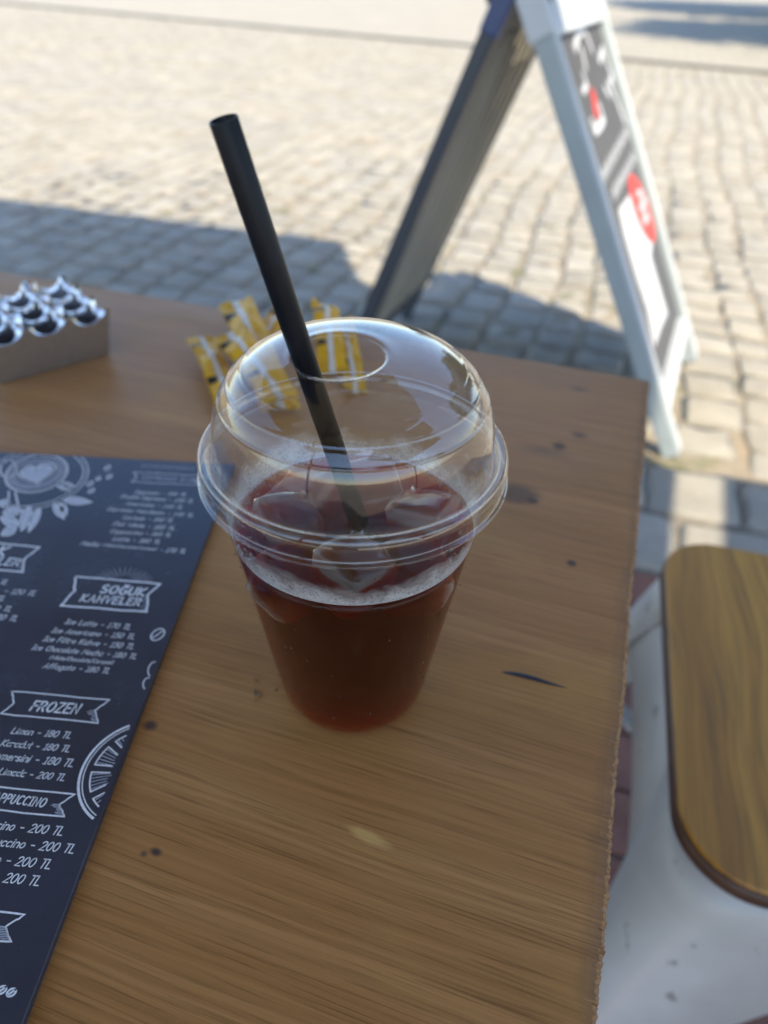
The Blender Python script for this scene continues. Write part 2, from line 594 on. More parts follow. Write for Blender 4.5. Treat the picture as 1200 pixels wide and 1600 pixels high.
def mat_table():
    t = NT('stained_pine')
    tc = t.n('TexCoord').outputs['Object']
    rnd = t.n('ObjectInfo').outputs['Random']
    off = t.n('CombineXYZ', {0: t.math('MULTIPLY', rnd, 0.6), 1: t.math('MULTIPLY', rnd, 0.05), 2: t.math('MULTIPLY', rnd, 7.0)})
    P = t.n('VectorMath', {0: tc, 1: off.outputs[0]}, operation='ADD').outputs[0]
    def mp(v, sx, sy, sz=1.0):
        return t.n('Mapping', {0: v, 'Scale': (sx, sy, sz)}).outputs[0]
    warp = t.noise(mp(P, 3.5, 11), 1, 3, 0.5)
    wv = t.n('CombineXYZ', {0: 0.0, 1: t.math('MULTIPLY', t.math('SUBTRACT', warp, 0.5), 0.026), 2: 0.0}).outputs[0]
    PW = t.n('VectorMath', {0: P, 1: wv}, operation='ADD').outputs[0]
    rings = t.noise(mp(PW, 1.2, 48), 1, 3, 0.5)
    band = t.noise(mp(PW, 1.0, 26), 1, 3, 0.55)
    fine = t.noise(mp(PW, 3.5, 560), 1, 3, 0.6)
    pore = t.noise(mp(P, 26, 1500), 1, 2, 0.5)
    blotch = t.noise(mp(P, 7, 13), 1, 4, 0.6)
    mott = t.noise(mp(P, 900, 900), 1, 2, 0.5)
    c = t.ramp(rings, [(0.24, (0.36, 0.165, 0.050)), (0.50, (0.455, 0.216, 0.070)), (0.76, (0.54, 0.278, 0.102))])
    c = t.mix(t.ramp(band, [(0.34, 0.40), (0.64, 0.0)]), c, (0.36, 0.16, 0.042))
    c = t.mix(t.ramp(fine, [(0.36, 0.45), (0.62, 0.0)]), c, (0.26, 0.115, 0.033))
    c = t.mix(t.ramp(pore, [(0.30, 0.6), (0.46, 0.0)]), c, (0.17, 0.075, 0.024))
    c = t.mix(t.ramp(blotch, [(0.5, 0.0), (0.75, 0.4)]), c, (0.60, 0.34, 0.09))
    c = t.mix(t.ramp(mott, [(0.62, 0.0), (0.78, 0.18)]), c, (0.44, 0.31, 0.18))
    sep = t.n('SeparateXYZ', {0: tc})
    wob = t.noise(mp(tc, 60, 60), 1, 3, 0.6)
    # pale worn edge along the sawn end, its own wear
    ew = t.math('ADD', sep.outputs[0], t.math('MULTIPLY', t.math('SUBTRACT', wob, 0.5), 0.010))
    c = t.mix(t.ramp(t.math('MULTIPLY_ADD', ew, 100, 1.0), [(0.25, 0.0), (0.95, 0.55)]), c, (0.16, 0.10, 0.06))
    # stains, knots, and marks: position of each in the table's own frame
    def blob(u, v, rx, ry, col, k, c, soft=0.5, rot=0.0):
        x0, y0 = tl(u, v)
        dx = t.math('SUBTRACT', sep.outputs[0], x0)
        dy = t.math('SUBTRACT', sep.outputs[1], y0)
        ca, sa = math.cos(rot), math.sin(rot)
        ax = t.math('ADD', t.math('MULTIPLY', dx, ca / rx), t.math('MULTIPLY', dy, sa / rx))
        ay = t.math('ADD', t.math('MULTIPLY', dx, -sa / ry), t.math('MULTIPLY', dy, ca / ry))
        d = t.math('SQRT', t.math('ADD', t.math('MULTIPLY', ax, ax), t.math('MULTIPLY', ay, ay)))
        d = t.math('ADD', d, t.math('MULTIPLY', t.math('SUBTRACT', wob, 0.5), 0.9))
        return t.mix(t.ramp(d, [(max(0.01, 1 - soft), k), (1.0, 0.0)]), c, col)
    c = blob(906, 680, .0075, .0055, (0.05, 0.028, 0.016), 0.75, c, 0.8)
    c = blob(874, 697, .0055, .006, (0.055, 0.03, 0.016), 0.8, c, 0.7)
    c = blob(850, 705, .018, .007, (0.09, 0.05, 0.024), 0.5, c, 0.9)
    c = blob(905, 608, .007, .004, (0.07, 0.04, 0.02), 0.6, c, 0.8)
    c = blob(805, 770, .016, .011, (0.065, 0.04, 0.026), 0.7, c, 0.5)
    c = blob(832, 783, .004, .003, (0.06, 0.035, 0.02), 0.8, c)
    c = blob(893, 880, .003, .003, (0.05, 0.03, 0.03), 0.8, c)
    c = blob(572, 1306, .011, .0026, (0.74, 0.46, 0.15), 0.65, c, 0.55, -0.12)
    c = blob(243, 1331, .0028, .0018, (0.035, 0.03, 0.04), 0.9, c, 0.7)
    c = blob(235, 1133, .0034, .0028, (0.035, 0.03, 0.04), 0.8, c, 0.7)
    c = blob(225, 1334, .0018, .0014, (0.05, 0.045, 0.05), 0.7, c, 0.7)
    c = blob(700, 830, .05, .012, (0.42, 0.26, 0.08), 0.45, c, 0.9)
    rgh = t.ramp(blotch, [(0.3, 0.36), (0.7, 0.50)])
    h = t.math('ADD', t.math('MULTIPLY', fine, 0.7), t.math('MULTIPLY', pore, 0.4))
    t.principled(c, rgh, t.bump(h, 0.32, 0.0006), spec=0.30)
    return t.m
M_TABLE = mat_table()
table = empty('cafe_table', (K.x, K.y, 0), 'brown stained wooden plank table with a ragged sawn end under the cup', 'table', PSI)
TH = 0.036
seams = [0.0, -0.118, -0.252, -0.390, -0.522, -0.640, -0.76]
TL = 1.25
for i in range(6):
    y1, y0 = seams[i] - (0.00003 if i else 0), seams[i + 1] + 0.00003
    n = 330
    ys = np.linspace(y0, y1, n)
    bm = bmesh.new()
    # ragged end profile: chips and splinters bitten out of the upper arris
    chip = np.zeros(n)
    for _ in range(int(60 * (0.3 + 0.35 * i))):
        c0, wd = rng.uniform(y0, y1), rng.uniform(0.0004, 0.0014)
        chip = np.maximum(chip, rng.uniform(0.0002, 0.0011) * np.clip(1 - np.abs(ys - c0) / wd, 0, 1) ** 0.6)
    fuzz = rng.normal(0, 0.00022, n) + 0.0003 * np.sin(ys * 61)
    cols = []
    bevy = 0.0
    for j, y in enumerate(ys):
        tz = TABLE_Z - (bevy if j in (0, n - 1) else 0)
        e = fuzz[j]
        cols.append([bm.verts.new((-TL, y, TABLE_Z - TH)), bm.verts.new((-TL, y, tz)), bm.verts.new((-0.012, y, tz)),
                     bm.verts.new((-0.0042 - chip[j] * 0.3, y, tz)), bm.verts.new((-0.0011 - chip[j] + e, y, tz - 0.0003 - chip[j] * 0.25)),
                     bm.verts.new((e - chip[j] * 0.35, y, tz - 0.0013 - chip[j] * 0.7)), bm.verts.new((e * 1.5, y, TABLE_Z - 0.012)),
                     bm.verts.new((0.0 + e, y, TABLE_Z - TH))])
    for a, b in zip(cols[:-1], cols[1:]):
        for k in range(8):
            bm.faces.new((a[k], a[(k + 1) % 8], b[(k + 1) % 8], b[k]))
    bm.faces.new(cols[0][::-1]); bm.faces.new(cols[-1])
    o = bmobj('plank', bm, M_TABLE, table, False)
M_STEEL = plain('dark_table_steel', (0.03, 0.03, 0.032), 0.45, 0.2, 20)
for lx in (-0.12, -TL + 0.12):
    for ly in (-0.08, -0.68):
        bm = bmesh.new()
        add_box(bm, Matrix.Translation((lx, ly, (TABLE_Z - TH) / 2 + 0.0005)), 0.05, 0.05, TABLE_Z - TH - 0.003, 0.004)
        bmobj('leg', bm, M_STEEL, table)
bm = bmesh.new()
add_box(bm, Matrix.Translation((-TL / 2, -0.38, TABLE_Z - TH - 0.026)), TL - 0.34, 0.06, 0.05, 0.003)
bmobj('cross_rail', bm, M_STEEL, table)

# thin dark gouge in the wood: a raised blue-black sliver stuck to the top
a = unproj(783, 1050, TABLE_Z); b = unproj(886, 1073, TABLE_Z)
d = (b - a); L = d.length; d.normalize(); nrm = Vector((-d.y, d.x, 0))
V, F = [], []
N = 16
for k in range(N + 1):
    s = k / N
    wd = 0.0012 * math.sin(math.pi * s ** 0.75) + 0.00008
    p = a + d * (L * s) + nrm * 0.0006 * math.sin(s * 5)
    for q, z in ((-1, 0.0), (-0.35, 0.0006 * math.sin(math.pi * s)), (0.4, 0.0005 * math.sin(math.pi * s)), (1, 0.0)):
        V.append((p.x + nrm.x * wd * q, p.y + nrm.y * wd * q, TABLE_Z + 0.0001 + z))
for k in range(N):
    for j in range(3):
        o = k * 4 + j
        F.append((o, o + 1, o + 5, o + 4))
sp = obj('bark_sliver', V, F, plain('sliver', (0.02, 0.026, 0.034), 0.55, 0.3, 500), None, True)
tag(sp, 'thin dark blue-grey sliver lying on the bare tabletop', 'sliver')

# ================================================================== stroke lettering (chalk hand)
def arc(cx, cy, rx, ry, a0, a1, n=9):
    return [(cx + rx * math.cos(R(a0 + (a1 - a0) * k / n)), cy + ry * math.sin(R(a0 + (a1 - a0) * k / n))) for k in range(n + 1)]
X = 0.62
def bowl(x=0.23, r=0.23):
    return arc(x, X / 2, r, X / 2, 40, 400, 12)
GL = {
 'A': (.62, [[(0, 0), (.3, 1), (.58, 0)], [(.1, .36), (.5, .36)]]),
 'B': (.52, [[(0, 0), (0, 1), (.22, 1)] + arc(.22, .77, .24, .23, 90, -90) + [(0, .54)], arc(.22, .27, .28, .27, 90, -90) + [(0, 0)]]),
 'C': (.56, [arc(.32, .5, .32, .5, 50, 310)]),
 'D': (.58, [[(0, 0), (0, 1), (.18, 1)] + arc(.18, .5, .38, .5, 90, -90) + [(0, 0)]]),
 'E': (.48, [[(.46, 1), (0, 1), (0, 0), (.46, 0)], [(0, .52), (.38, .52)]]),
 'F': (.46, [[(.46, 1), (0, 1), (0, 0)], [(0, .52), (.38, .52)]]),
 'G': (.60, [arc(.32, .5, .32, .5, 55, 330) + [(.6, .45), (.36, .45)]]),
 'H': (.56, [[(0, 0), (0, 1)], [(.52, 0), (.52, 1)], [(0, .5), (.52, .5)]]),
 'I': (.34, [[(0, 1), (.32, 1)], [(.16, 1), (.16, 0)], [(0, 0), (.32, 0)]]),
 'K': (.54, [[(0, 0), (0, 1)], [(.48, 1), (.02, .45), (.52, 0)]]),
 'L': (.46, [[(0, 1), (0, 0), (.44, 0)]]),
 'M': (.72, [[(0, 0), (.08, 1), (.36, .3), (.62, 1), (.7, 0)]]),
 'N': (.58, [[(0, 0), (0, 1), (.52, 0), (.52, 1)]]),
 'O': (.64, [arc(.31, .5, .31, .5, 90, 450, 16)]),
 'P': (.52, [[(0, 0), (0, 1), (.22, 1)] + arc(.22, .74, .27, .26, 90, -90) + [(0, .48)]]),
 'R': (.54, [[(0, 0), (0, 1), (.22, 1)] + arc(.22, .75, .26, .25, 90, -90) + [(0, .5)], [(.2, .5), (.52, 0)]]),
 'S': (.50, [arc(.24, .75, .23, .25, 50, 270) + arc(.24, .25, .25, .25, 90, -140)]),
 'T': (.52, [[(0, 1), (.52, 1)], [(.26, 1), (.26, 0)]]),
 'U': (.56, [[(0, 1), (0, .28)] + arc(.26, .28, .26, .28, 180, 360) + [(.52, 1)]]),
 'V': (.58, [[(0, 1), (.28, 0), (.56, 1)]]),
 'W': (.80, [[(0, 1), (.18, 0), (.39, .75), (.58, 0), (.78, 1)]]),
 'Y': (.54, [[(0, 1), (.27, .48), (.54, 1)], [(.27, .48), (.27, 0)]]),
 'Z': (.54, [[(0, 1), (.5, 1), (0, 0), (.52, 0)]]),
 'a': (.48, [bowl(), [(.46, X), (.46, 0)]]),
 'b': (.48, [[(0, 1.02), (0, 0)], bowl(.23)]),
 'c': (.42, [arc(.23, X/2, .23, X/2, 50, 310)]),
 'd': (.48, [bowl(), [(.46, 1.02), (.46, 0)]]),
 'e': (.46, [[(.02, .34), (.44, .34)] + arc(.23, X/2, .22, X/2, 10, 310)]),
 'f': (.36, [arc(.26, .82, .14, .2, 60, 180) + [(.12, 0)], [(0, .6), (.32, .6)]]),
 'g': (.48, [bowl(), [(.46, X), (.46, -.1)] + arc(.24, -.1, .22, .2, 0, -150)]),
 'h': (.46, [[(0, 1.02), (0, 0)], [(0, .36)] + arc(.22, .38, .2, .24, 180, 0) + [(.42, 0)]]),
 'i': (.14, [[(.04, X), (.04, 0)], [(.04, .84), (.05, .88)]]),
 'k': (.42, [[(0, 1.02), (0, 0)], [(.36, .6), (.02, .26), (.4, 0)]]),
 'l': (.14, [[(.04, 1.02), (.04, 0)]]),
 'm': (.70, [[(0, X), (0, 0)], [(0, .4)] + arc(.17, .42, .16, .2, 180, 0) + [(.33, 0)], [(.33, .4)] + arc(.5, .42, .16, .2, 180, 0) + [(.66, 0)]]),
 'n': (.46, [[(0, X), (0, 0)], [(0, .36)] + arc(.22, .38, .2, .24, 180, 0) + [(.42, 0)]]),
 'o': (.48, [bowl(.23)]),
 'p': (.48, [[(0, X), (0, -.32)], bowl(.23)]),
 'r': (.34, [[(0, X), (0, 0)], [(0, .36)] + arc(.2, .38, .2, .22, 180, 50)]),
 's': (.38, [arc(.18, .46, .16, .16, 40, 270) + arc(.18, .15, .18, .15, 90, -150)]),
 't': (.34, [[(.14, .9), (.14, .1)] + arc(.24, .12, .1, .12, 180, 300), [(0, .62), (.32, .62)]]),
 'u': (.46, [[(0, X), (0, .24)] + arc(.21, .24, .21, .24, 180, 360) + [(.42, X)], [(.42, .3), (.42, 0)]]),
 'v': (.42, [[(0, X), (.2, 0), (.4, X)]]),
 'w': (.6, [[(0, X), (.14, 0), (.29, .5), (.43, 0), (.58, X)]]),
 '0': (.56, [arc(.26, .5, .26, .5, 90, 450, 14)]),
 '1': (.34, [[(.02, .8), (.18, 1), (.18, 0)], [(.02, 0), (.34, 0)]]),
 '2': (.54, [arc(.25, .74, .24, .26, 165, -30) + [(0, 0), (.52, 0)]]),
 '3': (.52, [arc(.22, .76, .24, .24, 150, -80) + arc(.22, .27, .27, .27, 80, -150)]),
 '4': (.54, [[(.4, 0), (.4, 1), (0, .3), (.52, .3)]]),
 '5': (.52, [[(.46, 1), (.08, 1), (.04, .56)] + arc(.22, .33, .27, .33, 115, -140)]),
 '6': (.54, [arc(.3, .6, .3, .4, 60, 180) + arc(.26, .3, .26, .3, 180, 540, 12)]),
 '7': (.50, [[(0, 1), (.5, 1), (.16, 0)]]),
 '8': (.54, [arc(.26, .76, .22, .24, 270, 630, 12), arc(.26, .27, .26, .27, 90, 450, 12)]),
 '9': (.54, [arc(.26, .7, .26, .3, 0, 360, 12), [(.52, .7)] + arc(.22, .4, .3, .4, 0, -120)]),
 '-': (.44, [[(.04, .42), (.36, .42)]]), '/': (.36, [[(0, -.1), (.34, 1.05)]]),
 '(': (.26, [arc(.3, .45, .3, .65, 130, 230)]), ')': (.26, [arc(-.1, .45, .3, .65, 50, -50)]),
 ' ': (.34, []),
}
GL['Ğ'] = (GL['G'][0], GL['G'][1] + [arc(.32, 1.25, .16, .12, 200, 340)])

def text_strokes(txt, gap=0.15):
    x, out = 0.0, []
    for ch in txt:
        wd, st = GL[ch]
        for s in st:
            out.append([(px + x, py) for px, py in s])
        x += wd + gap
    return out, x - gap

def ribbons(polys, width, taper=False):
    """flat ribbons with mitred joints, two dimensional"""
    V, F = [], []
    for P in polys:
        Q = [P[0]]
        for p in P[1:]:
            if math.hypot(p[0] - Q[-1][0], p[1] - Q[-1][1]) > 1e-7:
                Q.append(p)
        if len(Q) < 2:
            continue
        n = len(Q)
        o = len(V)
        for i, (x, y) in enumerate(Q):
            a, b = Q[max(0, i - 1)], Q[min(n - 1, i + 1)]
            d0 = (x - a[0], y - a[1]) if i else (b[0] - x, b[1] - y)
            d1 = (b[0] - x, b[1] - y) if i < n - 1 else d0
            l0, l1 = math.hypot(*d0), math.hypot(*d1)
            t0, t1 = (d0[0]/l0, d0[1]/l0), (d1[0]/l1, d1[1]/l1)
            nx, ny = -(t0[1] + t1[1]), t0[0] + t1[0]
            l = math.hypot(nx, ny)
            if l < 0.3:
                nx, ny, l = -t0[1], t0[0], 1.0
            nx, ny = nx / l, ny / l
            k = 1.0 / max(0.6, abs(nx * -t0[1] + ny * t0[0]))
            h = width / 2 * k
            if taper:
                h *= 0.35 + 0.65 * math.sin(math.pi * min(1, max(0, (i + 0.4) / n)))
            ex = (-t0[0] * width * .45, -t0[1] * width * .45) if i == 0 else ((t1[0] * width * .45, t1[1] * width * .45) if i == n - 1 else (0, 0))
            V += [(x + nx * h + ex[0], y + ny * h + ex[1]), (x - nx * h + ex[0], y - ny * h + ex[1])]
        for i in range(n - 1):
            F.append((o + 2*i, o + 2*i + 1, o + 2*i + 3, o + 2*i + 2))
    return V, F

# ================================================================== the menu board
MT = 0.0032
MZ = TABLE_Z + MT
m_tr = unproj(312, 725, MZ) + Vector((0.022, 0.0012, 0))
m_up = (unproj(338, 800, MZ) - unproj(40, 1585, MZ)).normalized()
m_rt = Vector((m_up.y, -m_up.x, 0))
e0 = unproj(338, 800, MZ)
m_tr = e0 + m_up * ((m_tr - e0).dot(m_up))
MW, MH = 0.297, 0.42
menu_rz = math.atan2(m_rt.y, m_rt.x)
menu_o = m_tr - m_rt * MW - m_up * MH
menu_o.z = TABLE_Z
menu = empty('menu_board', menu_o, 'dark navy laminated drinks menu with white chalk lettering lying on the table', 'menu', menu_rz)
def mp(u, v):
    p = unproj(u, v, MZ) - menu_o
    return (p.dot(m_rt), p.dot(m_up))
def clip_poly(P):
    """keep the runs of a polyline that lie on the board"""
    D = []
    for a, b in zip(P[:-1], P[1:]):
        n = max(1, int(math.hypot(b[0]-a[0], b[1]-a[1]) / 0.0012))
        D += [(a[0] + (b[0]-a[0]) * k / n, a[1] + (b[1]-a[1]) * k / n) for k in range(n)]
    D.append(P[-1])
    out, cur = [], []
    for x, y in D:
        if 0.001 < x < MW - 0.0016 and 0.001 < y < MH - 0.001:
            cur.append((x, y))
        else:
            if len(cur) > 1:
                out.append(cur)
            cur = []
    if len(cur) > 1:
        out.append(cur)
    return out
def mat_menu():
    t = NT('menu_laminate')
    v = t.coords()
    n = t.noise(v, 30, 4, 0.6)
    sc_ = t.noise(t.coords((300, 9, 1), rot=(0, 0, 0.6)), 1, 3, 0.6)
    spk = t.noise(v, 900, 2, 0.5)
    c = t.ramp(n, [(0.3, (0.024, 0.032, 0.058)), (0.7, (0.032, 0.042, 0.074))])
    c = t.mix(t.ramp(sc_, [(0.68, 0.0), (0.8, 0.25)]), c, (0.12, 0.13, 0.16))
    c = t.mix(t.ramp(spk, [(0.72, 0.0), (0.8, 0.12)]), c, (0.3, 0.3, 0.32))
    t.principled(c, t.ramp(n, [(0.3, 0.20), (0.7, 0.30)]), t.bump(n, 0.04, 0.001), spec=0.7)
    return t.m
V, F = prism([(0, 0), (MW, 0), (MW, MH), (0, MH)], 0, MT, 0.0004)
obj('board', V, F, mat_menu(), menu)
M_CHALK = plain('chalk_print', (0.80, 0.81, 0.85), 0.45, 0.18, 900)
M_CHALK_DIM = plain('chalk_print_soft', (0.46, 0.48, 0.56), 0.45, 0.25, 700)
PZ = MT + 0.00012
def print2d(name, polys, width, mat=M_CHALK, taper=False):
    q = []
    for P in polys:
        q += clip_poly(P)
    V, F = ribbons(q, width, taper)
    if F:
        obj(name, [(x, y, PZ) for x, y in V], F, mat, menu)
def fill2d(name, loops, mat, dz_=0.00005):
    V, F = [], []
    for L in loops:
        L = [p for p in L if 0.001 < p[0] < MW - 0.001 and 0.001 < p[1] < MH - 0.001]
        if len(L) > 2:
            F.append(tuple(range(len(V), len(V) + len(L))))
            V += [(x, y, PZ - dz_) for x, y in L]
    if F:
        obj(name, V, F, mat, menu)
def write(txt, p0, p1, hscale=0.92, shear=0.22, weight=0.14, right=None, name='lettering', mat=None):
    st, wd = text_strokes(txt, 0.24 if weight > 0.15 else 0.15)
    a, b = mp(*p0), mp(*p1)
    dx, dy = b[0] - a[0], b[1] - a[1]
    L = math.hypot(dx, dy)
    if right:                                        # p1 is the right end; letter size given in metres
        s = right
        dx, dy = dx / L, dy / L
        a = (b[0] - dx * wd * s, b[1] - dy * wd * s)
    else:
        s = L / (wd + shear)
        dx, dy = dx / L, dy / L
    sh = s * hscale
    P = [[(a[0] + dx * (x * s + y * shear * sh) - dy * y * sh, a[1] + dy * (x * s + y * shear * sh) + dx * y * sh) for x, y in q] for q in st]
    V, F = ribbons(P, weight * sh)
    V2 = [(x, y, PZ) for x, y in V]
    keep = [f for f in F if all(0.0005 < V[i][0] < MW - 0.0005 for i in f)]
    obj(name, V2, keep, mat or M_CHALK, menu)
for txt, p0, p1 in [
    ('Espresso - 100 TL', (211, 771), (292, 775.5)), ('Double Espresso - 120 TL', (188.4, 777.8), (303, 786)),
    ('Americano - 140 TL', (195.5, 789), (286, 795.6)), ('Espresso Macchiato - 140 TL', (167.8, 797.6), (302.6, 808)),
    ('Cortado - 160 TL', (191, 811), (271, 816)), ('Flat White - 160 TL', (176, 821), (273.5, 828.8)),
    ('Cappuccino - 160 TL', (171.5, 832.5), (268, 839)), ('Latte - 160 TL', (176, 844.4), (251, 850)),
    ('Ice Latte - 170 TL', (100.6, 974.7), (204.6, 983.8)), ('Ice Americano - 150 TL', (80, 988.3), (211, 998.8)),
    ('Ice Filtre Kahve - 150 TL', (66.6, 1001.6), (210, 1014.4)), ('Ice Chocolate Mocha - 180 TL', (48.7, 1015), (214, 1030)),
    ('Affogato - 180 TL', (66.6, 1044), (172, 1052.6)), ('Limon - 180 TL', (17, 1146), (111.4, 1154)),
    ('Karadut - 180 TL', (.7, 1165.3), (109.7, 1175.4)), ('Yabanmersini - 180 TL', (-42, 1182.5), (115.4, 1198.4)),
    ('Limada - 200 TL', (-3, 1210), (102, 1220.3))]:
    write(txt, p0, p1)
write('(White/Chocolate/Caramel)', (77, 1030), (177, 1038.5), 1.0)
write('Mocha', (125, 851.5), (155, 854), 1.0)
write('(White/Chocolate/Caramel)', (159, 853.5), (245, 860.5), 1.0)
write('- 170 TL', (249, 862), (291, 864.8), 1.0)
for p1 in [(96, 1305.4), (114, 1333.4), (77, 1357.7), (59.7, 1384)]:
    write('Frappuccino - 200 TL', (p1[0] - 60, p1[1] - 6), p1, right=0.0031)
for txt, p1 in [('- 100 TL', (9.4, 913.8)), ('- 120 TL', (53.8, 930.8)), ('- 120 TL', (5, 939.3)), ('- 120 TL', (15.6, 955.7)), ('- 120 TL', (25, 970.5))]:
    write(txt, (p1[0] - 60, p1[1] - 5), p1, right=0.0032)
write('ESPRESSO BAR', (222, 748), (302, 752.5), 0.8, 0.1, 0.2, mat=M_CHALK_DIM)
write('SOĞUK', (156, 926), (225, 931.6), 0.92, 0.08, 0.19)
write('KAHVELER', (124.7, 939.3), (218, 946.4), 0.92, 0.08, 0.19)
write('FROZEN', (46.6, 1110), (122, 1115.7), 1.05, 0.14, 0.17)
write('FRAPPUCCINO', (-30, 1250), (69, 1261.5), 1.15, 0.12, 0.16)
write('SICAK', (-70, 862), (7, 868.4), 0.92, 0.08, 0.19)
write('KAHVELER', (-68, 876), (28.3, 884.6), 0.92, 0.08, 0.19)
def banner(px, width=0.0007):
    P = [mp(*p) for p in px]
    P.append(P[0])
    W = []
    for a, b in zip(P[:-1], P[1:]):
        n = 7
        for k in range(n):
            s = k / n
            W.append((a[0] + (b[0]-a[0]) * s + random.gauss(0, 0.00012), a[1] + (b[1]-a[1]) * s + random.gauss(0, 0.00012)))
    W.append(W[0])
    print2d('banner', [W], width)
    # hatch strokes in the folded tail
    hs = []
    a, b = Vector(P[1]), Vector(P[2])
    c2 = Vector(P[3])
    for k in range(9):
        s = k / 9
        q = b.lerp(c2, s)
        hs.append([tuple(q), (q.x - 0.0035 * (0.4 + 0.6 * random.random()), q.y)])
    print2d('hatching', hs, 0.00025, M_CHALK_DIM)
banner([(117.6, 901), (250.8, 912.4), (231, 929.4), (229.5, 956.3), (95, 946.4), (116.7, 923)], 0.0010)
banner([(18.6, 1080), (170.4, 1094), (148.5, 1110.6), (153.5, 1130), (1.7, 1115.7), (22, 1099)], 0.0006)
banner([(-105, 1219), (117.5, 1241.5), (92.8, 1257.4), (100.2, 1276.6), (-118, 1253), (-92, 1238)], 0.0006)
banner([(-110, 1413), (38.8, 1428.6), (8.4, 1448), (16.9, 1472.4), (-120, 1456), (-95, 1437)], 0.0006)
banner([(-120, 838), (61.8, 855), (38, 874), (35.4, 894), (-135, 879), (-112, 858)], 0.0010)
banner([(209, 738), (316, 744), (305, 750), (316, 758), (205, 753), (214, 746)], 0.0005)
# rays over the cold drinks banner, dashes over the espresso banner
c0 = mp(191, 908)
print2d('ray_burst', [[(c0[0] + 0.0035 * math.cos(R(a)) * 1.5, c0[1] + 0.0035 * math.sin(R(a))), (c0[0] + r * 1.5 * math.cos(R(a)), c0[1] + r * math.sin(R(a)))]
                      for a, r in [(k, 0.0095 + 0.002 * (k % 3)) for k in range(12, 172, 12)]], 0.00028, M_CHALK_DIM, True)
a, b = Vector(mp(221, 728)), Vector(mp(304, 733))
xs = []
for k in range(9):
    p = a.lerp(b, (k + .5) / 9)
    h = 0.0017
    xs += [[(p.x - h, p.y - h * .8), (p.x + h, p.y + h * .8)], [(p.x - h, p.y + h * .8), (p.x + h, p.y - h * .8)]]
print2d('cross_row', xs, 0.0004, M_CHALK_DIM)
# citrus slice cut by the board edge
pts = [mp(*p) for p in [(162, 1158), (135, 1185), (125, 1212), (128, 1249), (143, 1279)]]
A_ = np.array([[2*x, 2*y, 1] for x, y in pts]); b_ = np.array([x*x + y*y for x, y in pts])
sx_, sy_, k_ = np.linalg.lstsq(A_, b_, rcond=None)[0]
rad = math.sqrt(k_ + sx_**2 + sy_**2)
circ = lambda r, n=72: [(sx_ + r * math.cos(2*math.pi*k/n), sy_ + r * math.sin(2*math.pi*k/n)) for k in range(n + 1)]
print2d('citrus_slice', [circ(rad)], 0.0009)
print2d('citrus_slice', [circ(rad * 0.94)], 0.0004)
segs, veins = [], []
for k in range(10):
    a0, a1 = R(36*k + 5), R(36*k + 31)
    ri, ro = rad * 0.16, rad * 0.82
    L = [(sx_ + ri*math.cos((a0+a1)/2), sy_ + ri*math.sin((a0+a1)/2))]
    L += [(sx_ + ro*math.cos(a0 + (a1-a0)*j/8), sy_ + ro*math.sin(a0 + (a1-a0)*j/8)) for j in range(9)]
    L.append(L[0])
    segs.append(L)
    for j in (1, 2.5, 4, 5.5, 7):
        an = a0 + (a1-a0)*j/8
        r0 = rad * random.uniform(.4, .55)
        veins.append([(sx_ + r0*math.cos(an), sy_ + r0*math.sin(an)), (sx_ + ro*.97*math.cos(an), sy_ + ro*.97*math.sin(an))])
print2d('citrus_segment', segs, 0.00055)
print2d('citrus_vein', veins, 0.00028, M_CHALK_DIM)
# cup with latte heart, saucer, leaves and beans, drawn in chalk
def pe(cx, cy, rx, ry, rot, a0=0, a1=360, n=64):
    o = []
    for k in range(n + 1):
        an = R(a0 + (a1 - a0) * k / n)
        x, y = rx * math.cos(an), ry * math.sin(an)
        o.append(mp(cx + x * math.cos(R(rot)) - y * math.sin(R(rot)), cy + x * math.sin(R(rot)) + y * math.cos(R(rot))))
    return o
fill2d('cup_drawing', [pe(57, 740, 44, 23, -12, n=40)], plain('chalk_wash', (0.17, 0.18, 0.23), 0.45, 0.3, 300), 0.0001)
print2d('cup_drawing', [pe(57, 740, 50, 29, -12), pe(57, 740, 47, 26.5, -12)], 0.0006)
print2d('cup_drawing', [pe(57, 740, 42, 22, -12), pe(57, 741, 36, 18, -12)], 0.0007, M_CHALK_DIM)
print2d('saucer_drawing', [pe(55, 748, 84, 46, -12), pe(55, 748, 77, 41, -12)], 0.0006)
heart = []
for k in range(41):
    an = 2 * math.pi * k / 40
    hx, hy = 16 * math.sin(an) ** 3, -(13 * math.cos(an) - 5 * math.cos(2*an) - 2 * math.cos(3*an) - math.cos(4*an))
    heart.append((hx, hy))
def hp(s):
    return [mp(57 + s * (1.5 * x) + 0.1 * y, 739 + s * 0.86 * y - 0.22 * s * x) for x, y in heart]
fill2d('heart_drawing', [hp(1.0)], M_CHALK_DIM)
print2d('heart_drawing', [hp(1.25), hp(1.0)], 0.0006)
for h_ in (pe(103, 760, 13, 6, 12), pe(103, 760, 8, 3, 12), pe(13, 733, 12, 14, 20)):
    print2d('cup_handle_drawing', [h_], 0.0008)
print2d('spoon_drawing', [[mp(*p) for p in [(14, 768), (13, 792), (18, 800), (25, 800), (29, 792), (24, 769)]]], 0.0008)
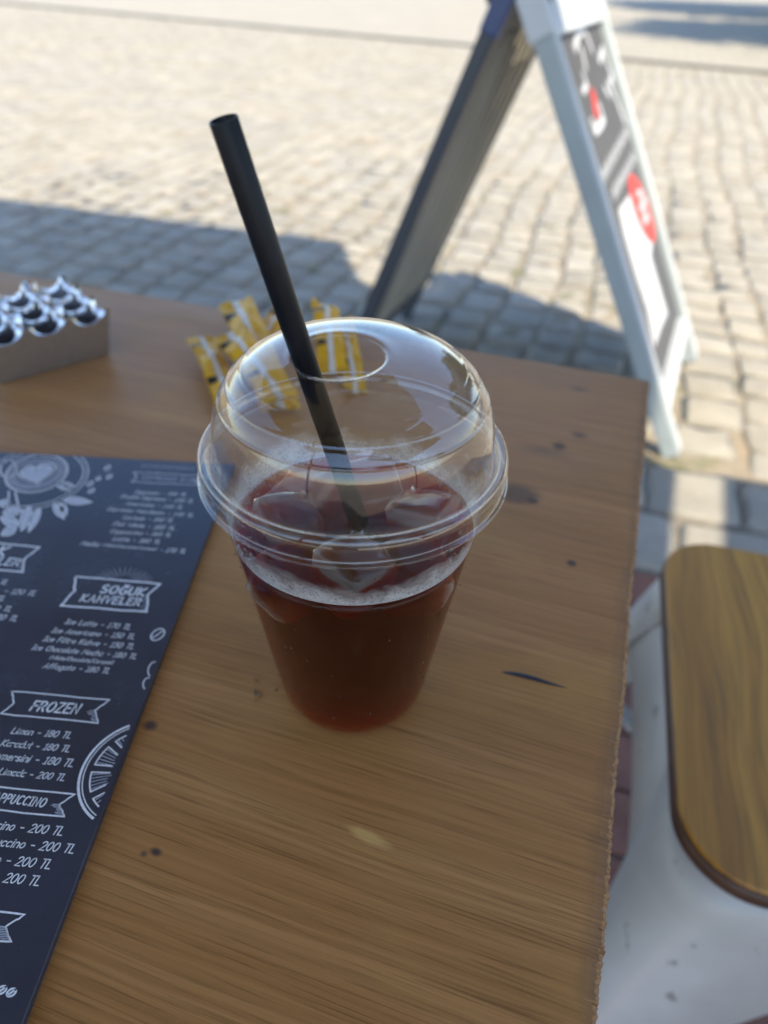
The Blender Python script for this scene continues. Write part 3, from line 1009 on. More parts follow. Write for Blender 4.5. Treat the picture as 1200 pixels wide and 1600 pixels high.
def leaf(tip, base, wd, filled=True):
    (x0, y0), (x1, y1) = base, tip
    L1, L2 = [], []
    dx, dy = x1 - x0, y1 - y0
    l = math.hypot(dx, dy)
    nx, ny = -dy / l, dx / l
    for k in range(11):
        s = k / 10
        h = wd * math.sin(math.pi * s ** 0.85)
        L1.append(mp(x0 + dx*s + nx*h, y0 + dy*s + ny*h))
        L2.append(mp(x0 + dx*s - nx*h, y0 + dy*s - ny*h))
    fill2d('leaf_drawing', [L1 + L2[::-1][1:-1]], M_CHALK_DIM)
    print2d('leaf_drawing', [L1, L2, [mp(x0, y0), mp(x1, y1)]], 0.0005)
for lf in [((145, 785), (97, 781), 6), ((101, 812), (84, 785), 7), ((104, 806), (94, 786), 6), ((33, 831), (47, 790), 8), ((44, 833), (63, 792), 6),
           ((34, 822), (0, 808), 8), ((1, 837), (26, 824), 7), ((38, 797), (4, 802), 7), ((-8, 790), (16, 783), 5)]:
    leaf(*lf)
for bx, by, s in [(168, 731, 5), (154, 748, 4), (171, 745, 4.5), (141, 756, 5), (143, 767, 5), (246.5, 991.7, 12), (3, 1547, 8), (18, 1551, 8)]:
    print2d('bean_drawing', [pe(bx, by, s, s * .6, -35), [mp(bx - s*.6, by + s*.4), mp(bx, by), mp(bx + s*.6, by - s*.45)]], 0.0006)
print2d('bean_drawing', [pe(240, 1046, 8, 12, 20), pe(230, 1068, 6, 9, 20)], 0.0005)

# ================================================================== the cup
CX, CY = -0.01026, 0.18942
def mat_plastic(name, f0, gain, tint, haze, rough=0.02, wobble=0.0):
    t = NT(name)
    nm = None
    if wobble:
        nm = t.bump(t.noise(t.coords(), 220, 3, 0.5), wobble, 0.0006)
    tr = t.n('BsdfTransparent', {0: tint})
    gl = t.n('BsdfGlossy', {0: (1, 1, 1), 'Roughness': rough})
    if nm is not None:
        t.put(gl.inputs['Normal'], nm)
    m = t.n('MixShader', {0: t.schlick(f0, gain), 1: tr.outputs[0], 2: gl.outputs[0]})
    tl_ = t.n('BsdfTranslucent', {0: (0.9, 0.9, 0.88)})
    lw = t.n('LayerWeight', {'Blend': 0.5})
    hz = t.math('MULTIPLY', t.math('POWER', lw.outputs['Facing'], 3.0), haze)
    m2 = t.n('MixShader', {0: hz, 1: m.outputs[0], 2: tl_.outputs[0]})
    t.put(t.out.inputs[0], m2.outputs[0])
    return t.m
M_LID = mat_plastic('clear_lid', 0.048, 0.75, (0.985, 0.985, 0.98), 0.025, 0.015)
M_CUP = mat_plastic('clear_cup', 0.012, 0.35, (0.985, 0.985, 0.98), 0.006, 0.04, 0.15)
cup = empty('takeaway_cup', (CX, CY, TABLE_Z), 'clear plastic takeaway cup with domed lid holding iced coffee', 'cup')
wall = lambda z: 0.0302 + (0.0455 - 0.0302) * (z - 0.008) / (0.1125 - 0.008)
outer = [(0.0001, 0.0030), (0.0200, 0.0028), (0.0250, 0.0008), (0.0262, 0.0003), (0.0278, 0.0006), (0.0289, 0.0018), (0.0295, 0.0040), (0.0302, 0.008)]
outer += [(wall(z), z) for z in np.linspace(0.012, 0.1125, 26)]
rim = [(0.0466, 0.1128), (0.0472, 0.1138), (0.0471, 0.1148), (0.0462, 0.1153), (0.0453, 0.1149), (0.0450, 0.1135)]
inner = [(wall(z) - 0.0005, z) for z in np.linspace(0.1115, 0.012, 26)] + [(0.0298, 0.0085), (0.0289, 0.0045), (0.0280, 0.0028), (0.0262, 0.0020), (0.0200, 0.0034), (0.0001, 0.0036)]
V, F = lathe(outer + rim + inner, 128)
obj('cup_wall', V, F, M_CUP, cup, True)

# lid: skirt, snap ring and dome with an offset straw hole
ZB, HD, RD = 0.117, 0.033, 0.0435
def dz(r):
    return ZB + HD * (max(0.0, 1 - (r / RD) ** 3.2)) ** (1 / 2.4)
HOLE = (-0.004, -0.0065)
HR = 0.0132
na = 160
V, F = [], []
rows = []
def ring_row(fn):
    rows.append(len(V))
    for k in range(na):
        a = 2 * math.pi * k / na
        V.append(fn(math.cos(a), math.sin(a)))
R1 = 0.027
for s in [0.0, 0.03, 0.10, 0.18, 0.3, 0.45, 0.6, 0.75, 0.9]:
    def f(c, s_, s=s):
        x = (HOLE[0] + HR * c) * (1 - s) + R1 * c * s
        y = (HOLE[1] + HR * s_) * (1 - s) + R1 * s_ * s
        lip = {0.0: -0.0006, 0.03: 0.0002, 0.10: 0.0003}.get(s, 0.0)
        return (x, y, dz(math.hypot(x, y)) + lip)
    ring_row(f)
ths = []
t0 = math.acos((R1 / RD) ** (3.2 / 2))
ridges = [0.1345, 0.1395, 0.1438]
for th in np.linspace(t0, 0.0, 150):
    r = RD * math.cos(th) ** (2 / 3.2)
    z = ZB + HD * math.sin(th) ** (2 / 2.4)
    b = sum(0.00017 * math.exp(-((z - q) / 0.00036) ** 2) for q in ridges)
    ring_row(lambda c, s_, r=r + b, z=z: (r * c, r * s_, z))
for r, z in [(0.0436, 0.1158), (0.0440, 0.1148), (0.0446, 0.1144), (0.0452, 0.1150), (0.0457, 0.1163), (0.0463, 0.1170), (0.0472, 0.1172), (0.0480, 0.1167),
             (0.0484, 0.1157), (0.0484, 0.1145), (0.0479, 0.1138), (0.0478, 0.1128), (0.0480, 0.1112), (0.0479, 0.1102), (0.0481, 0.1094), (0.0486, 0.1090), (0.0491, 0.1088), (0.0492, 0.1084)]:
    ring_row(lambda c, s_, r=r, z=z: (r * c, r * s_, z))
for a, b in zip(rows[:-1], rows[1:]):
    for k in range(na):
        l = (k + 1) % na
        F.append((a + k, a + l, b + l, b + k))
lid = obj('lid', V, F, M_LID, cup, True)
md = lid.modifiers.new('thickness', 'SOLIDIFY')
md.thickness = 0.00035
md.offset = -1

# moulded lettering on the lid's ring
st_, wd_ = text_strokes('CO-98', 0.2)
k_ = 0.0016
V, F = ribbons(st_, 0.13)
V3 = []
for x, y in V:
    an = R(203) + (x * k_) / 0.047
    rr_ = 0.0478 - y * k_
    V3.append((rr_ * math.cos(an), rr_ * math.sin(an), 0.1174))
le = obj('moulded_lettering', V3, F, mat_plastic('moulded_letter', 0.12, 0.8, (0.9, 0.9, 0.9), 0.4, 0.1), lid)

# coffee: a closed body with absorption, thin froth on its edge
ZQ = 0.0855
def mat_coffee():
    t = NT('iced_coffee')
    tr = t.n('BsdfTransparent', {0: (1, 1, 1)})
    nm = t.bump(t.noise(t.coords(), 160, 2, 0.5), 0.25, 0.0012)
    gl = t.n('BsdfGlossy', {0: (1, 1, 1), 'Roughness': 0.03, 'Normal': nm})
    t.put(t.out.inputs['Surface'], t.n('MixShader', {0: t.schlick(0.012, 0.42), 1: tr.outputs[0], 2: gl.outputs[0]}).outputs[0])
    ab = t.n('VolumeAbsorption', {'Color': (0.90, 0.42, 0.19), 'Density': 480.0})
    scn = t.n('VolumeScatter', {'Color': (0.98, 0.50, 0.21), 'Density': 13.0, 'Anisotropy': 0.2})
    t.put(t.out.inputs['Volume'], t.n('AddShader', {0: ab.outputs[0], 1: scn.outputs[0]}).outputs[0])
    return t.m
wi = lambda z: wall(z) - 0.0008
prof = [(0.0001, 0.0040), (0.0200, 0.0038), (0.0262, 0.0023), (0.0279, 0.0030), (0.0288, 0.0048), (0.0296, 0.0090)]
prof += [(wi(z), z) for z in np.linspace(0.012, ZQ + 0.0004, 14)] + [(wi(ZQ) - 0.0012, ZQ - 0.0001), (wi(ZQ) - 0.003, ZQ - 0.0003), (0.02, ZQ - 0.0003), (0.0001, ZQ - 0.0003)]
V, F = lathe(prof, 96)
coffee = empty('iced_coffee', (CX, CY, TABLE_Z + 0.0042), 'dark red-brown iced coffee filling the clear cup', 'drink')
liq = obj('liquid', [(x, y, z - 0.0042) for x, y, z in V], F, mat_coffee(), coffee, True)
def mat_froth():
    t = NT('froth_film')
    v = t.coords()
    vo = t.n('TexVoronoi', {'Vector': v, 'Scale': 950.0})
    vo2 = t.n('TexVoronoi', {'Vector': v, 'Scale': 2100.0})
    h = t.math('ADD', vo.outputs['Distance'], t.math('MULTIPLY', vo2.outputs['Distance'], 0.5))
    big = t.noise(v, 55, 4, 0.65)
    nm = t.bump(h, 0.9, 0.0006)
    pr = t.n('BsdfDiffuse', {0: (0.84, 0.80, 0.76), 'Normal': nm})
    gl = t.n('BsdfGlossy', {0: (1, 1, 1), 'Roughness': 0.12, 'Normal': nm})
    sh = t.n('MixShader', {0: 0.10, 1: pr.outputs[0], 2: gl.outputs[0]})
    tl_ = t.n('BsdfTranslucent', {0: (0.84, 0.80, 0.76)})
    sh = t.n('MixShader', {0: 0.4, 1: sh.outputs[0], 2: tl_.outputs[0]})
    sep = t.n('SeparateXYZ', {0: v})
    zf = t.n('MapRange', {0: sep.outputs[2], 1: ZQ - 0.0042, 2: ZQ + 0.0085, 3: 1.0, 4: -0.25}).outputs[0]
    al = t.math('MULTIPLY', t.ramp(t.math('ADD', big, t.math('MULTIPLY', zf, 0.42)), [(0.46, 0.0), (0.84, 0.72)]),
                t.ramp(vo.outputs['Distance'], [(0.1, 0.55), (0.5, 1.0)]))
    t.put(t.out.inputs[0], t.n('MixShader', {0: al, 1: t.n('BsdfTransparent').outputs[0], 2: sh.outputs[0]}).outputs[0])
    return t.m
M_FROTH = mat_froth()
fp = [(wi(z) + 0.0001, z - 0.0042) for z in np.linspace(ZQ + 0.0005, ZQ + 0.016, 14)]
V, F = lathe(fp, 96)
obj('froth', V, F, M_FROTH, coffee, True, kind='stuff')
# loose bubbles along the rim of the surface
BV, BF = [], []
def add_ico(P, r, squash=1.0):
    ph = (1 + 5 ** 0.5) / 2
    base = [(-1, ph, 0), (1, ph, 0), (-1, -ph, 0), (1, -ph, 0), (0, -1, ph), (0, 1, ph), (0, -1, -ph), (0, 1, -ph), (ph, 0, -1), (ph, 0, 1), (-ph, 0, -1), (-ph, 0, 1)]
    fs = [(0,11,5),(0,5,1),(0,1,7),(0,7,10),(0,10,11),(1,5,9),(5,11,4),(11,10,2),(10,7,6),(7,1,8),(3,9,4),(3,4,2),(3,2,6),(3,6,8),(3,8,9),(4,9,5),(2,4,11),(6,2,10),(8,6,7),(9,8,1)]
    o = len(BV)
    k = r / math.hypot(1, ph)
    for x, y, z in base:
        BV.append((P[0] + x * k, P[1] + y * k, P[2] + z * k * squash))
    BF.extend([(a + o, b + o, c + o) for a, b, c in fs])
for _ in range(900):
    a = rng.uniform(0, 2 * math.pi)
    rr = wi(ZQ) - abs(rng.normal(0, 0.0016)) - 0.0006
    r = rng.uniform(0.00018, 0.00055)
    add_ico((rr * math.cos(a), rr * math.sin(a), ZQ - 0.0042 + r * 0.3), r)
obj('bubbles', BV, BF, mat_plastic('bubble_skin', 0.10, 0.8, (0.86, 0.80, 0.76), 0.3, 0.05), coffee, True, kind='stuff')

# ice
def mat_ice():
    t = NT('ice')
    nm = t.bump(t.noise(t.coords(), 120, 3, 0.5), 0.4, 0.001)
    gl = t.n('BsdfGlossy', {0: (1, 1, 1), 'Roughness': 0.06, 'Normal': nm})
    tr = t.n('BsdfTransparent', {0: (0.95, 0.96, 0.97)})
    df = t.n('BsdfTranslucent', {0: (0.88, 0.80, 0.68)})
    a = t.n('MixShader', {0: 0.34, 1: tr.outputs[0], 2: df.outputs[0]})
    t.put(t.out.inputs[0], t.n('MixShader', {0: t.schlick(0.022, 0.45), 1: a.outputs[0], 2: gl.outputs[0]}).outputs[0])
    return t.m
M_ICE = mat_ice()
bm = bmesh.new()
add_box(bm, Matrix.Identity(4), 0.021, 0.021, 0.018, 0.0045)
bmesh.ops.subdivide_edges(bm, edges=bm.edges, cuts=1, use_grid_fill=True, smooth=0.5)
for v in bm.verts:
    v.co += Vector(rng.normal(0, 0.0004, 3))
bmesh.ops.recalc_face_normals(bm, faces=bm.faces)
ice_me = bpy.data.meshes.new('ice_cube'); bm.to_mesh(ice_me); bm.free()
ice_me.materials.append(M_ICE)
ice_me.polygons.foreach_set('use_smooth', [True] * len(ice_me.polygons))
ICE_L = ['clear ice cube floating on the menu side of the straw', 'clear ice cube floating on the stool side of the straw',
         'clear ice cube floating behind the straw towards the sugar sachets', 'clear ice cube pointing up in front of the straw by the froth',
         'clear ice cube floating on the ashtray side of the cup', 'sunken amber ice cube against the cup wall nearest the stool',
         'sunken amber ice cube against the cup wall nearest the menu']
for x, y, z, a, b, c in [(-0.0235, 0.001, 0.0795, .25, .2, .5), (0.024, 0.007, 0.0805, -.2, .25, 1.1), (0.005, 0.0235, 0.0800, .3, -.1, .2), (0.0005, -0.0210, 0.0800, .1, .2, .8),
                         (-0.019, 0.017, 0.0790, -.25, .1, 1.3), (0.0205, -0.0165, 0.0755, .25, .2, .3), (-0.0195, -0.0180, 0.0735, .2, .3, .9)]:
    o = link('ice_cube', ice_me)
    o.location = (CX + x, CY + y, TABLE_Z + z)
    o.rotation_euler = (a, b, c)
    tag(o, ICE_L.pop(0), 'ice cube', 'ice cubes in the coffee')

# condensation on the cup
BV, BF = [], []
for _ in range(80):
    z = rng.uniform(0.012, 0.106)
    a = rng.uniform(math.pi, 2 * math.pi) if rng.random() < 0.8 else rng.uniform(0, math.pi)
    r = rng.uniform(0.00012, 0.00045) * (1.6 if rng.random() < 0.08 else 1)
    add_ico(((wall(z) + r * 0.2) * math.cos(a), (wall(z) + r * 0.2) * math.sin(a), z), r, 1.1)
obj('droplets', BV, BF, mat_plastic('water_drop', 0.03, 0.7, (0.75, 0.72, 0.72), 0.03, 0.02), cup, True, kind='stuff')

# straw
tipp = None
Lq = Vector((CX + 0.0015, CY + 0.0005, TABLE_Z + ZQ))
Hp = Vector((CX - 0.0135, CY - 0.0060, TABLE_Z + 0.147))
sd = (Hp - Lq).normalized()
bot = Lq + sd * ((0.0075 + TABLE_Z - Lq.z) / sd.z)
t_ = 0.05
while proj(Lq + sd * t_)[1] > 188:
    t_ += 0.0005
tip = Lq + sd * t_
straw = empty('drinking_straw', bot, 'straight black plastic straw leaning out of the domed lid', 'straw')
m, L = beam_matrix((0, 0, 0), tip - bot)
V, F = [], []
SR = 0.0034
prof = [(SR, -L/2), (SR, L/2 - 0.0002), (SR - 0.0001, L/2), (SR - 0.0003, L/2), (SR - 0.0004, L/2 - 0.0002), (SR - 0.0004, -L/2)]
v, f = lathe(prof, 40, closed=True)
obj('tube', [tuple(m @ Vector(p)) for p in v], f, plain('black_straw', (0.006, 0.007, 0.010), 0.38, 0.2, 200, spec=0.2), straw, True)

# ================================================================== sugar sachets
def mat_sachet():
    t = NT('sachet_paper')
    uv = t.n('UVMap').outputs[0]
    s = t.n('SeparateXYZ', {0: uv})
    u, v = s.outputs[0], s.outputs[1]
    n = t.noise(t.coords(), 260, 4, 0.6)
    c = t.ramp(n, [(0.3, (0.82, 0.43, 0.015)), (0.7, (0.92, 0.55, 0.025))])
    def between(x, a, b):
        return t.math('MULTIPLY', t.math('GREATER_THAN', x, a), t.math('LESS_THAN', x, b))
    c = t.mix(between(u, 0.40, 0.58), c, (0.86, 0.83, 0.79))
    c = t.mix(between(u, 0.58, 0.60), c, (0.45, 0.28, 0.05))
    c = t.mix(t.math('MULTIPLY', between(v, 0.30, 0.36), between(u, 0.62, 0.95)), c, (0.025, 0.02, 0.02))
    c = t.mix(t.math('MULTIPLY', between(v, 0.80, 0.86), between(u, 0.62, 0.98)), c, (0.025, 0.02, 0.02))
    crimp = t.math('MULTIPLY', t.math('SINE', t.math('MULTIPLY', v, 420.0)), t.math('ADD', t.math('LESS_THAN', v, 0.09), t.math('GREATER_THAN', v, 0.91)))
    cr = t.bump(n, 0.5, 0.0015, t.bump(crimp, 0.5, 0.0003))
    d = t.principled(c, 0.42, cr, spec=0.4)
    tr = t.n('BsdfTranslucent', {0: c})
    t.put(t.out.inputs[0], t.n('MixShader', {0: 0.22, 1: d.outputs[0], 2: tr.outputs[0]}).outputs[0])
    return t.m
M_SACHET = mat_sachet()
def sachet(p0, p1, width, lift, twist, label, seed):
    """flat stick packet: crimped zigzag ends and a pillow of sugar between"""
    rr = np.random.default_rng(seed)
    p0, p1 = Vector(p0), Vector(p1)
    d = p1 - p0
    L = d.length
    d.normalize()
    side0 = Vector((-d.y, d.x, 0)).normalized()
    up0 = side0.cross(d) * -1
    if up0.z < 0:
        up0 = -up0
    NU, NV = 8, 26
    tops, bots = [], []
    e = empty('sugar_sachet', ((p0 + p1) / 2).to_tuple(), label, 'sachet', 0, 'sugar sachets heaped behind the cup')
    o0 = Vector(e.location)
    ph = rr.uniform(0, 6, 4)
    V, UV = [], []
    for sgn in (1, -1):
        for j in range(NV + 1):
            v = j / NV
            tw = twist * (v - 0.3)
            side = side0 * math.cos(tw) + up0 * math.sin(tw)
            up = up0 * math.cos(tw) - side0 * math.sin(tw)
            fat = max(0.0, min(1, (v - 0.09) / 0.12)) * max(0.0, min(1, (0.91 - v) / 0.12))
            fat = fat ** 0.6
            for i in range(NU + 1):
                u = i / NU
                x = (u - 0.5) * width * (1 - 0.10 * fat)
                th = 0.0001 + 0.0021 * fat * (1 - (2*u - 1) ** 2) ** 0.6 * (1 + 0.35 * math.sin(9 * v + ph[0]) + 0.2 * math.sin(23 * v + ph[1] + 5 * u))
                wr = 0.0011 * math.sin(17 * v + 6 * u + ph[2]) + 0.0007 * math.sin(31 * v - 9 * u + ph[0]) + 0.0012 * math.sin(5 * v + ph[3]) * (2 * u - 1)
                vv = v
                along = L * v
                if j in (0, NV):
                    along += (0.0009 if i % 2 else -0.0009) * (1 if j else -1)
                p = p0 + d * along + side * x + up * (sgn * th + wr) + Vector((0, 0, 1)) * lift * math.sin(math.pi * v)
                V.append(tuple(p - o0))
                UV.append((u, v))
    F = []
    n1 = (NV + 1) * (NU + 1)
    for sgn in (0, 1):
        for j in range(NV):
            for i in range(NU):
                a = sgn * n1 + j * (NU + 1) + i
                q = (a, a + 1, a + NU + 2, a + NU + 1)
                F.append(q if sgn == 0 else q[::-1])
    for j in range(NV):
        for i in (0, NU):
            a = j * (NU + 1) + i
            b = a + NU + 1
            F.append((a, b, b + n1, a + n1))
    for i in range(NU):
        for j in (0, NV):
            a = j * (NU + 1) + i
            F.append((a, a + 1, a + 1 + n1, a + n1))
    ob = obj('packet', V, F, M_SACHET, e, True)
    ul = ob.data.uv_layers.new(name='UVMap')
    for lp in ob.data.loops:
        ul.data[lp.index].uv = UV[lp.vertex_index]
def tp(u, v, h):
    p = unproj(u, v, TABLE_Z + h)
    return p
sachet(tp(365, 640, 0.004), tp(313, 527, 0.012), 0.0220, 0.003, 0.25, 'yellow sugar sachet with a white stripe, lying outermost beside the ashtray', 1)
sachet(tp(440, 640, 0.006), tp(366, 470, 0.022), 0.0270, 0.004, -0.25, 'yellow sugar sachet with its square crimped end raised beside the straw', 2)
sachet(tp(440, 625, 0.012), tp(357, 520, 0.024), 0.0270, 0.003, -0.5, 'ochre sugar sachet with a black band lying on top of the heap', 3)
sachet(tp(380, 560, 0.003), tp(452, 480, 0.014), 0.0220, 0.002, 0.3, 'yellow sugar sachet lying crosswise behind the straw', 4)
sachet(tp(520, 585, 0.004), tp(508, 474, 0.022), 0.0230, 0.004, 0.6, 'yellow and cream sugar sachet with a dark torn tip behind the dome', 5)
sachet(tp(556, 612, 0.002), tp(536, 500, 0.010), 0.0170, 0.002, -0.5, 'cream striped sugar sachet seen upright through the clear dome', 6)

# ================================================================== ashtray
def mat_chrome():
    t = NT('polished_steel')
    v = t.coords()
    n = t.noise(v, 90, 4, 0.6)
    t.principled((0.80, 0.80, 0.82), t.ramp(n, [(0.3, 0.13), (0.7, 0.24)]), t.bump(n, 0.1, 0.0006), 1.0)
    return t.m
A0, A1 = unproj(3, 600, TABLE_Z), unproj(170.5, 554.5, TABLE_Z)
ad = (A1 - A0).normalized()
an_ = Vector((-ad.y, ad.x, 0))
SB, ST = (A1 - A0).length, 0.086
ac = (A0 + A1) / 2 + an_ * SB / 2
ash = empty('ashtray', ac, 'square polished steel ashtray with nine scalloped wells', 'ashtray', math.atan2(ad.y, ad.x))
HP, HDip = 0.036, 0.0085
scallop = lambda s: HP - HDip * math.sqrt(max(0.0, 1 - min(1.0, s * 1.18) ** 2))
V, F = [], []
NQ = 64
cell = ST / 3
fl = lambda z: SB / ST + (1 - SB / ST) * (z / HP)
for ci in range(3):
    for cj in range(3):
        cx0, cy0 = (ci - 1) * cell, (cj - 1) * cell
        rings_ = []
        def zt(an):
            t_ = abs(math.tan(an)) if abs(math.cos(an)) > abs(math.sin(an)) else abs(1 / math.tan(an))
            return scallop(t_)
        spec = [('sq', 1.0, 0.0), ('ci', 1.0, 0.0), ('ci', 0.97, -0.0008), ('ci', 0.94, None), ('ci', 0.90, 'b'), ('ci', 0.02, 'b')]
        for kind, k, dzv in spec:
            o = len(V)
            for q in range(NQ):
                a = 2 * math.pi * q / NQ
                c_, s_ = math.cos(a), math.sin(a)
                if kind == 'sq':
                    m_ = cell / 2 / max(abs(c_), abs(s_))
                    x, y = c_ * m_, s_ * m_
                    z = zt(a)
                else:
                    r = cell * 0.485 * k
                    x, y = c_ * r, s_ * r
                    z = zt(a) + (dzv if isinstance(dzv, float) else 0)
                    if dzv is None:
                        z = zt(a) - 0.003
                    if dzv == 'b':
                        z = 0.004
                kf = fl(max(z, 0.0)) * (0.985 if z < 0.02 else 1.0)
                V.append(((cx0 + x) * kf, (cy0 + y) * kf, z))
            rings_.append(o)
        for a_, b_ in zip(rings_[:-1], rings_[1:]):
            for q in range(NQ):
                l = (q + 1) % NQ
                F.append((a_ + q, a_ + l, b_ + l, b_ + q))
M_CHROME = mat_chrome()
wl = obj('wells', V, F, M_CHROME, ash, False)
wl.data.materials.append(plain('shaded_ash_steel', (0.27, 0.27, 0.29), 0.4, 0.3, 120, 0.8))  # ash-stained steel, darkened further to paint the wells' inner shade into its colour
for pi_, pg in enumerate(wl.data.polygons):
    if (pi_ // NQ) % 5 >= 3:
        pg.material_index = 1
# outer skin following the scallops, flaring upwards
V, F = [], []
nn = 96
def edge_pts():
    out = []
    for side in range(4):
        for k in range(nn):
            s = -ST/2 + ST * k / nn
            loc = (s + ST/2) % cell - cell/2
            an = math.atan2(loc, cell/2)
            z = scallop(abs(loc) / (cell / 2))
            x, y = {0: (s, -ST/2), 1: (ST/2, s), 2: (-s, ST/2), 3: (-ST/2, -s)}[side]
            out.append((x, y, z))
    return out
E_ = edge_pts()
N_ = len(E_)
for lev in range(4):
    for x, y, z in E_:
        zz = [z - 0.0002, z * 0.7, z * 0.3, 0.0004][lev]
        k = fl(zz) + 0.0015
        V.append((x * k, y * k, zz))
for lev in range(3):
    for q in range(N_):
        l = (q + 1) % N_
        F.append((lev * N_ + q, (lev + 1) * N_ + q, (lev + 1) * N_ + l, lev * N_ + l))
F.append(tuple(range(3 * N_, 4 * N_)))
sk = obj('body', V, F, plain('brushed_steel', (0.50, 0.49, 0.49), 0.42, 0.08, 200, 1.0), ash, False)

# crumbs by the cup
t_cr = plain('crumb_brown', (0.22, 0.13, 0.045), 0.6, 0.4, 900)
for (u, v, r), lb in zip([(402, 1084, 0.0019), (399, 1064, 0.0010), (431, 1079, 0.0009)],
                         ['largest tan crumb on the table beside the cup', 'tiny brown crumb behind the largest tan crumb', 'tiny brown crumb touching the foot of the cup']):
    BV, BF = [], []
    for k in range(5):
        add_ico((rng.normal(0, r * .6), rng.normal(0, r * .5), r * 0.35), r * rng.uniform(.35, .6), 0.7)
    p = unproj(u, v, TABLE_Z)
    o = obj('crumb', BV, BF, t_cr)
    o.location = p
    tag(o, lb, 'crumb')

# ================================================================== stool
SZ = 0.51
s_far, s_near = unproj(1036, 862, SZ), unproj(1057, 1250, SZ)
sv = (s_far - s_near).normalized()
st_rz = math.atan2(sv.y, sv.x) - math.pi / 2
sx = Vector((sv.y, -sv.x, 0))
far_y = unproj(1110, 848, SZ)
near_y = unproj(1200, 1399, SZ)
SD = (far_y - near_y).dot(sv)
sc_ctr = s_near + sv * ((near_y - s_near).dot(sv) + SD / 2) + sx * (SD / 2)
stool = empty('stool', (sc_ctr.x, sc_ctr.y, 0), 'white metal stool with a varnished oak seat beside the table', 'stool', st_rz)
def mat_seat():
    t = NT('oak_veneer')
    tc = t.n('TexCoord').outputs['Object']
    warp = t.noise(t.n('Mapping', {0: tc, 'Scale': (9, 2.2, 1)}).outputs[0], 1, 2, 0.5)
    wv = t.n('CombineXYZ', {0: t.math('MULTIPLY', warp, 0.10)}).outputs[0]
    P = t.n('VectorMath', {0: tc, 1: wv}, operation='ADD').outputs[0]
    g = t.noise(t.n('Mapping', {0: P, 'Scale': (42, 1.2, 1)}).outputs[0], 1, 3, 0.55)
    f = t.noise(t.n('Mapping', {0: P, 'Scale': (330, 9, 1)}).outputs[0], 1, 3, 0.6)
    c = t.ramp(g, [(0.30, (0.27, 0.115, 0.018)), (0.48, (0.46, 0.22, 0.032)), (0.7, (0.55, 0.285, 0.045))])
    c = t.mix(t.ramp(f, [(0.36, 0.6), (0.52, 0.0)]), c, (0.20, 0.105, 0.026))
    t.principled(c, 0.40, t.bump(f, 0.15, 0.0006), spec=0.4)
    return t.m
V, F = prism(rounded_rect(SD - 0.003, SD - 0.003, 0.052, 12), SZ - 0.004, SZ, 0.0012)
seat = obj('seat', V, F, mat_seat(), stool)
V, F = prism(rounded_rect(SD, SD, 0.054, 12), SZ - 0.020, SZ - 0.0045, 0.003)
obj('seat_edge', V, F, plain('burnt_edge', (0.075, 0.033, 0.018), 0.45, 0.35, 60), seat, True)
def mat_white_metal():
    t = NT('white_enamel')
    v = t.coords()
    n = t.noise(v, 7, 4, 0.6)
    ch = t.noise(v, 45, 3, 0.55)
    c = t.ramp(n, [(0.3, (0.44, 0.42, 0.40)), (0.7, (0.58, 0.565, 0.545))])
    c = t.mix(t.ramp(ch, [(0.66, 0.0), (0.70, 0.7)]), c, (0.18, 0.16, 0.145))
    t.principled(c, 0.34, t.bump(n, 0.15, 0.003), spec=0.5)
    return t.m
M_WHITE = mat_white_metal()
# splayed sheet metal legs, wide at the shoulder; curved apron between them
for qx, qy in ((-1, -1), (1, -1), (1, 1), (-1, 1)):
    V, F = [], []
    NL = 14
    for k in range(NL + 1):
        s = k / NL
        z = (SZ - 0.021) * (1 - s) + 0.001 * s
        half = SD / 2 - 0.005 + 0.058 * s + 0.010 * math.sin(math.pi * s)
        wd = 0.028 + 0.105 * (1 - s) ** 2.6
        wy = 0.026 + 0.03 * (1 - s) ** 4
        rc = 0.05 * (1 - s) + 0.010
        rc = min(rc, wy * 0.8)
        # L section with a rounded outer corner, offset inwards for the sheet thickness
        sec = [(half - rc - wd, half)]
        for j in range(7):
            a = R(90 - 90 * j / 6)
            sec.append((half - rc + rc * math.cos(a), half - rc + rc * math.sin(a)))
        sec.append((half, half - rc - wy))
        th = 0.003
        inn = [(half - rc - wd, half - th)]
        for j in range(7):
            a = R(90 - 90 * j / 6)
            inn.append((half - rc + (rc - th) * math.cos(a), half - rc + (rc - th) * math.sin(a)))
        inn.append((half - th, half - rc - wy))
        for x, y in sec + inn[::-1]:
            V.append((x * qx, y * qy, z))
    ns = 18
    for k in range(NL):
        for j in range(ns):
            l = (j + 1) % ns
            F.append((k*ns + j, k*ns + l, (k+1)*ns + l, (k+1)*ns + j))
    F.append(tuple(range(ns))); F.append(tuple(range(NL*ns, NL*ns + ns)))
    bm = bmesh.new()
    me = bpy.data.meshes.new('tmp'); me.from_pydata(V, [], F); bm.from_mesh(me); bpy.data.meshes.remove(me)
    bmobj('leg', bm, M_WHITE, stool, True)
for k in range(4):
    rot = Matrix.Rotation(k * math.pi / 2, 4, 'Z')
    V, F = [], []
    h = SD / 2 - 0.007
    N = 20
    for j in range(N + 1):
        x = -h + 0.045 + (2 * h - 0.09) * j / N
        dep = 0.082 + 0.03 * abs(2 * j / N - 1) ** 3
        for zz, fl_o in ((SZ - 0.0215, 0.0), (SZ - 0.0215 - dep * 0.25, 0.004), (SZ - 0.0215 - dep, 0.013)):
            for th_ in (0.0, 0.003):
                V.append(tuple(rot @ Vector((x, -h - fl_o + th_, zz))))
    for j in range(N):
        o = j * 6
        for a, b in ((0, 2), (2, 4), (4, 5), (5, 3), (3, 1), (1, 0)):
            F.append((o + a, o + b, o + 6 + b, o + 6 + a))
    obj('apron', V, F, M_WHITE, stool, True)
zb = 0.24
hb = SD / 2 + 0.018
